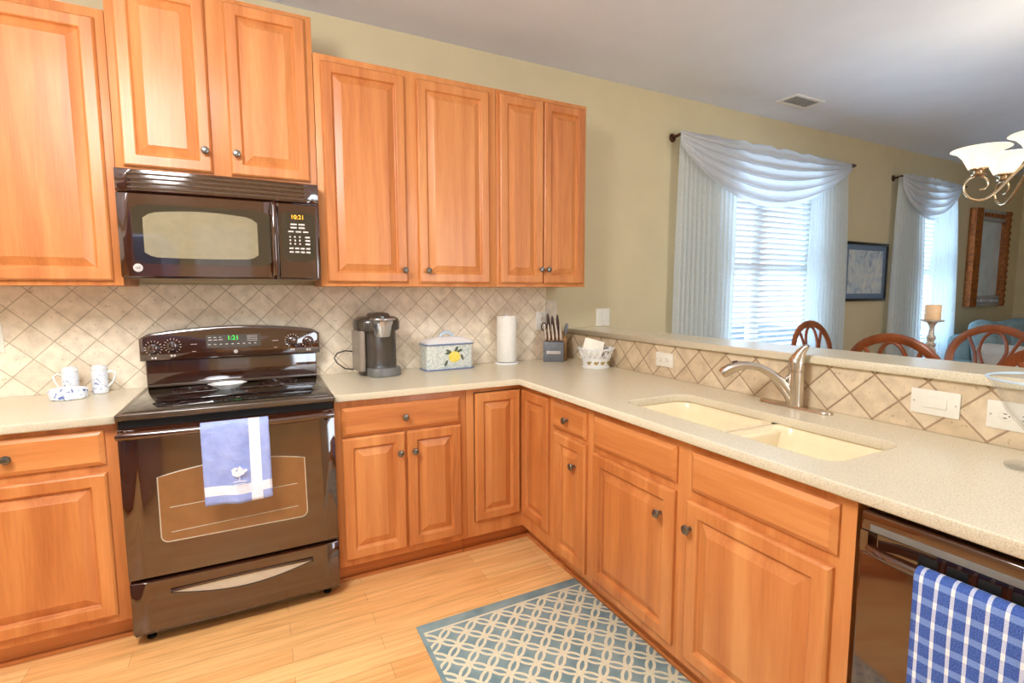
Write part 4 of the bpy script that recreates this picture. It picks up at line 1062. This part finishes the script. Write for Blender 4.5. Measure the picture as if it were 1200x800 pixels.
MB().box(-hw+.15, hw-.15, -.022, -.004, -hh+.13, hh-.13).build('mirror_glass', 'mirror_glass', t)

# ceiling vent
t = thing('ceiling_vent', 'white air vent in the ceiling before the first dining window', 'vent', (4.24, -.360, CEIL))
mb = MB().box(-.17, .17, -.085, -.060, -.010, -.001, .002).box(-.17, .17, .060, .085, -.010, -.001, .002).box(-.17, -.14, -.06, .06, -.010, -.001, .002).box(.14, .17, -.06, .06, -.010, -.001, .002); mb.build('frame', 'white_paint', t)
for k in range(8):
    MB().box(-.14, .14, -.006, .006, -.0008, .0008, Mx=Matrix.Translation((0, -.052+k*.015, -.006)) @ Matrix.Rotation(math.radians(40), 4, 'X')).build('louver', 'white_paint', t)
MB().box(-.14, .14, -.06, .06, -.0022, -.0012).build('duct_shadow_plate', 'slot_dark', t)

# chandelier over the dining table
cx_, cy_, zr = 4.08, -1.78, 2.105
t = thing('chandelier', 'five arm champagne metal chandelier with glowing bell shades', 'chandelier', (cx_, cy_, zr))
MB().lathe([(.004, -.32), (.018, -.31), (.012, -.295), (.030, -.275), (.038, -.25), (.028, -.215), (.014, -.20), (.014, -.10), (.030, -.06), (.034, -.03), (.016, .0), (.010, .05), (.010, .10), (.020, .12), (.004, .14)], 20).build('hub', 'brushed_champagne', t)
MB().tube([(0, 0, .13), (0, 0, CEIL-zr-.02)], .006, 8).build('stem', 'brushed_champagne', t)
MB().lathe([(.012, CEIL-zr-.05), (.055, CEIL-zr-.03), (.062, CEIL-zr-.004), (.06, CEIL-zr-.001)], 24).build('canopy', 'brushed_champagne', t)
for k in range(5):
    A = math.radians(125+72*k); dx, dy = math.cos(A), math.sin(A)
    path = [(.026, -.060), (.075, -.110), (.125, -.175), (.170, -.232), (.215, -.262), (.255, -.258), (.284, -.232), (.296, -.195), (.288, -.160), (.262, -.138), (.232, -.138), (.206, -.156), (.198, -.184), (.212, -.206), (.232, -.208)]
    P3 = []
    for i in range(len(path)-1):
        p0 = path[max(i-1, 0)]; p1 = path[i]; p2 = path[i+1]; p3 = path[min(i+2, len(path)-1)]
        for q in range(3):
            s_ = q/3; f_ = lambda j: .5*((2*p1[j])+(-p0[j]+p2[j])*s_+(2*p0[j]-5*p1[j]+4*p2[j]-p3[j])*s_*s_+(-p0[j]+3*p1[j]-3*p2[j]+p3[j])*s_**3)
            P3.append((f_(0), f_(1)))
    P3.append(path[-1])
    MB().tube([(r_*dx, r_*dy, z_) for r_, z_ in P3], [.0075-.003*(i/len(P3)) for i in range(len(P3))], 8).build('arm', 'brushed_champagne', t)
    MT = Matrix.Translation((.24*dx, .24*dy, 0))
    MB().lathe([(.010, -.140), (.030, -.134), (.034, -.128), (.020, -.122), (.024, -.110), (.040, -.104), (.040, -.098), (.002, -.097)], 20, MT).build('cup', 'brushed_champagne', t)
    MB().lathe([(.036, -.100), (.046, -.096), (.058, -.070), (.072, -.040), (.096, -.012), (.120, .0), (.125, .002), (.121, .005), (.094, -.008), (.069, -.036), (.054, -.068), (.042, -.092), (.002, -.094)], 32, MT).build('lamp_shade', 'lamp_shade_glow', t)
ld_ = bpy.data.lights.new('chandelier_bulbs', 'POINT'); ld_.energy = 6; ld_.color = (1, .84, .62); ld_.shadow_soft_size = .15
lo_ = bpy.data.objects.new('chandelier_bulbs', ld_); COL.objects.link(lo_); lo_.location = (cx_, cy_, zr+.10)

# ------------------------------------------------------------------ dining set
def chair_proto():
    t = thing('dining_chair', 'x', 'chair', (0, 0, 0), 0, 'dining chairs around the table')     # faces local +y; back at y = -.2
    mb = MB(); mb.loops([[(x, y, z) for x, y in rrect(-.24+i, .24-i, -.22+i, .22-i, .06)] for i, z in ((.01, .42), (0, .425), (0, .45), (.012, .456))]); mb.build('seat_frame', 'chair_wood', t)
    mb = MB(); mb.loops([[(x, y, z) for x, y in rrect(-.22+i, .22-i, -.19+i, .20-i, .06)] for i, z in ((.0, .455), (0, .475), (.02, .49), (.08, .497))]); mb.build('seat_cushion', 'pale_fabric', t)
    for sx in (-1, 1):
        MB().tube([(sx*.205, .185, .425), (sx*.207, .190, .2), (sx*.208, .195, 0)], [.022, .018, .013], 8).build('leg', 'chair_wood', t)
        MB().tube([(sx*.205, -.195, .44), (sx*.205, -.215, .2), (sx*.205, -.26, 0)], [.022, .018, .014], 8).build('leg', 'chair_wood', t)
    yb = lambda z: -.195-.10*(z-.45)/.65
    arch = [(-.205, yb(.45), .45), (-.222, yb(.6), .60), (-.246, yb(.75), .75)]
    for i in range(17):
        a = PI - PI*i/16; z = .85+.235*math.sin(a); arch.append((.252*math.cos(a), yb(z), z))
    arch += [(.246, yb(.75), .75), (.222, yb(.6), .60), (.205, yb(.45), .45)]
    MB().tube(arch, .015, 10, flat=1.9).build('back_frame', 'chair_wood', t)
    for sx in (-1, 1):
        MB().tube([(sx*.07, yb(.46), .46), (sx*.066, yb(.6), .60), (sx*.075, yb(.75), .75), (sx*.10, yb(.9), .90), (sx*.145, yb(1.01), 1.010), (sx*.165, yb(1.03), 1.04)], .012, 8).build('splat', 'chair_wood', t)
    ring = []
    for i in range(24):
        a = 2*PI*i/24; z = .915+.145*math.sin(a); ring.append((.078*math.cos(a)*(1 if math.sin(a) > 0 else (1-.35*abs(math.sin(a)))), yb(z), z))
    MB().tube(ring, .012, 8, closed=True).build('oval_ring', 'chair_wood', t)
    MB().box(-.20, .20, yb(.52)-.012, yb(.52)+.012, .50, .54, .006).build('back_rail', 'chair_wood', t)
    return t
ch = chair_proto()
spots = [((4.74, -.50), 180, 'carved wooden dining chair in front of the nearer window, leftmost of the four'),
         ((4.12, -1.285), -90, 'carved wooden dining chair behind the bar, between the nearer window chair and candlestick'),
         ((5.03, -1.235), 90, 'carved wooden dining chair with open ring back right of the candlestick, before the sofa'),
         ((4.04, -2.02), -90, 'carved wooden dining chair cut off by the right edge, just behind the bar')]
for i, ((x, y), a, lab) in enumerate(spots):
    c = ch if i == 0 else copy_tree(ch)
    c.location = (x, y, 0); c.rotation_euler = (0, 0, math.radians(a)); c['label'] = lab
t = thing('dining_table', 'wooden dining table hidden behind the bar, under the chandelier', 'table', (4.58, -1.62, 0))
MB().loops([[(x, y, z) for x, y in rrect(-.40+i, .40-i, -.80+i, .80-i, .25)] for i, z in ((.015, .725), (0, .73), (0, .752), (.01, .758))]).build('tabletop', 'chair_wood', t)
for sx in (-1, 1):
    for sy in (-1, 1):
        MB().lathe([(.022, 0), (.028, .05), (.020, .12), (.036, .4), (.030, .6), (.04, .727)], 14, Matrix.Translation((sx*.28, sy*.62, 0))).build('leg', 'chair_wood', t)
t = thing('candlestick', 'tall silvery turned candlestick on the dining table', 'candlestick', (4.42, -1.225, .758))
MB().lathe([(.055, 0), (.060, .008), (.050, .022), (.024, .036), (.018, .07), (.026, .10), (.020, .12), (.014, .15), (.020, .19), (.032, .215), (.022, .235), (.030, .255), (.018, .27), (.026, .30), (.016, .32), (.013, .36), (.020, .385), (.030, .400), (.062, .405), (.064, .412), (.060, .416), (.004, .416)], 24).build('turned_stem', 'silver_leaf', t)
o = MB().lathe([(.042, 0), (.044, .004), (.044, .092), (.040, .098), (.030, .094), (.002, .092)], 24).build('pillar_candle', 'candle_wax', loc=(4.42, -1.225, .758+.4165)); tag(o, 'short peach pillar candle on the tall candlestick', 'candle')

# living corner: sofa, throw pillow, pale armchair
def puff(x0, x1, y0, y1, z0, z1, r, Mx=None, mb=None):
    mb = mb or MB(); mb.box(x0, x1, y0, y1, z0, z1, r, 4, Mx); return mb
t = thing('sofa', 'teal upholstered sofa along the window wall under the mirror', 'sofa', (7.98, -.62, 0))
puff(-.86, .86, -.36, .30, .10, .32, .03).build('base', 'teal_fabric', t)
puff(-.86, .86, .20, .42, .30, .90, .08).build('back', 'teal_fabric', t)
for i in (-1, 1): puff(-.345+i*.35, .345+i*.35, -.38, .20, .32, .50, .05).build('seat_cushion', 'teal_fabric', t)
for x_, tl in ((-.62, 6), (-.10, -4), (.46, 3)): puff(-.27, .27, -.10, .10, -.25, .25, .09, Matrix.Translation((x_, .12, .80)) @ Matrix.Rotation(math.radians(tl), 4, 'Y') @ Matrix.Rotation(math.radians(-12), 4, 'X')).build('back_cushion', 'teal_fabric', t)
for i in (-1, 1): puff(-.10+i*.90, .10+i*.90, -.38, .38, .10, .64, .08).build('armrest', 'teal_fabric', t)
for sx in (-.85, .85):
    for sy in (-.30, .34): MB().lathe([(.02, 0), (.028, .11)], 10, Matrix.Translation((sx, sy, 0))).build('foot', 'chair_wood', t)
o = puff(-.20, .20, -.07, .07, -.20, .20, .065).build('throw_pillow', 'teal_dark', loc=(8.58, -.80, .74)); o.rotation_euler = (math.radians(-20), math.radians(38), math.radians(-12)); tag(o, 'dark teal throw pillow at right end of the sofa', 'pillow')
t = thing('armchair', 'pale upholstered armchair seen through the ring back dining chair', 'armchair', (6.40, -1.20, 0), math.radians(70))
puff(-.36, .36, -.36, .34, .12, .42, .05).build('base', 'pale_fabric', t)
puff(-.27, .27, -.36, .22, .42, .54, .05).build('seat_cushion', 'pale_fabric', t)
puff(-.34, .34, .16, .36, .40, .90, .09).build('back', 'pale_fabric', t)
for i in (-1, 1): puff(-.09+i*.33, .09+i*.33, -.36, .30, .30, .64, .08).build('armrest', 'pale_fabric', t)
for sx in (-.3, .3):
    for sy in (-.3, .28): MB().lathe([(.018, 0), (.026, .13)], 10, Matrix.Translation((sx, sy, 0))).build('foot', 'chair_wood', t)

# ------------------------------------------------------------------ kitchen things behind the viewer that the black glass mirrors
t = thing('refrigerator', 'grey refrigerator opposite the range, mirrored in the oven door', 'refrigerator', (-.72, -2.42, 0))
MB().box(-.45, .45, -.38, .34, .03, 1.76, .01).build('body', 'fridge', t)
for (a, b) in ((-.447, -.004), (.004, .447)):
    d = MB().box(a, b, .34, .40, .62, 1.75, .012, 3).build('door', 'fridge', t)
    x_ = b-.05 if a < -.2 else a+.05
    MB().tube([(x_, .40, .80), (x_, .45, .83), (x_, .45, 1.55), (x_, .40, 1.58)], .012, 10).build('handle', 'steel_grey', d)
d = MB().box(-.447, .447, .34, .40, .06, .61, .012, 3).build('freezer_drawer', 'fridge', t)
MB().tube([(-.36, .40, .55), (-.34, .45, .55), (.34, .45, .55), (.36, .40, .55)], .012, 10).build('handle', 'steel_grey', d)
for sx in (-.4, .4):
    for sy in (-.3, .3): MB().lathe([(.02, 0), (.02, .035)], 10, Matrix.Translation((sx, sy, 0))).build('foot', 'dark_gap', t)
t = thing('ceiling_light', 'wood framed fluorescent ceiling light over the kitchen floor', 'ceiling light', (-.20, -2.05, CEIL))
frame(MB(), .66, .36, .05, -.09, -.001).bm.free()
mb = MB(); mb.box(-.66, .66, -.36, -.31, -.09, -.001, .006).box(-.66, .66, .31, .36, -.09, -.001, .006).box(-.66, -.61, -.31, .31, -.09, -.001, .006).box(.61, .66, -.31, .31, -.09, -.001, .006); mb.build('frame', 'wood_h', t)
MB().box(-.61, .61, -.31, .31, -.075, -.060, .004).build('diffuser', 'diffuser_glow', t)
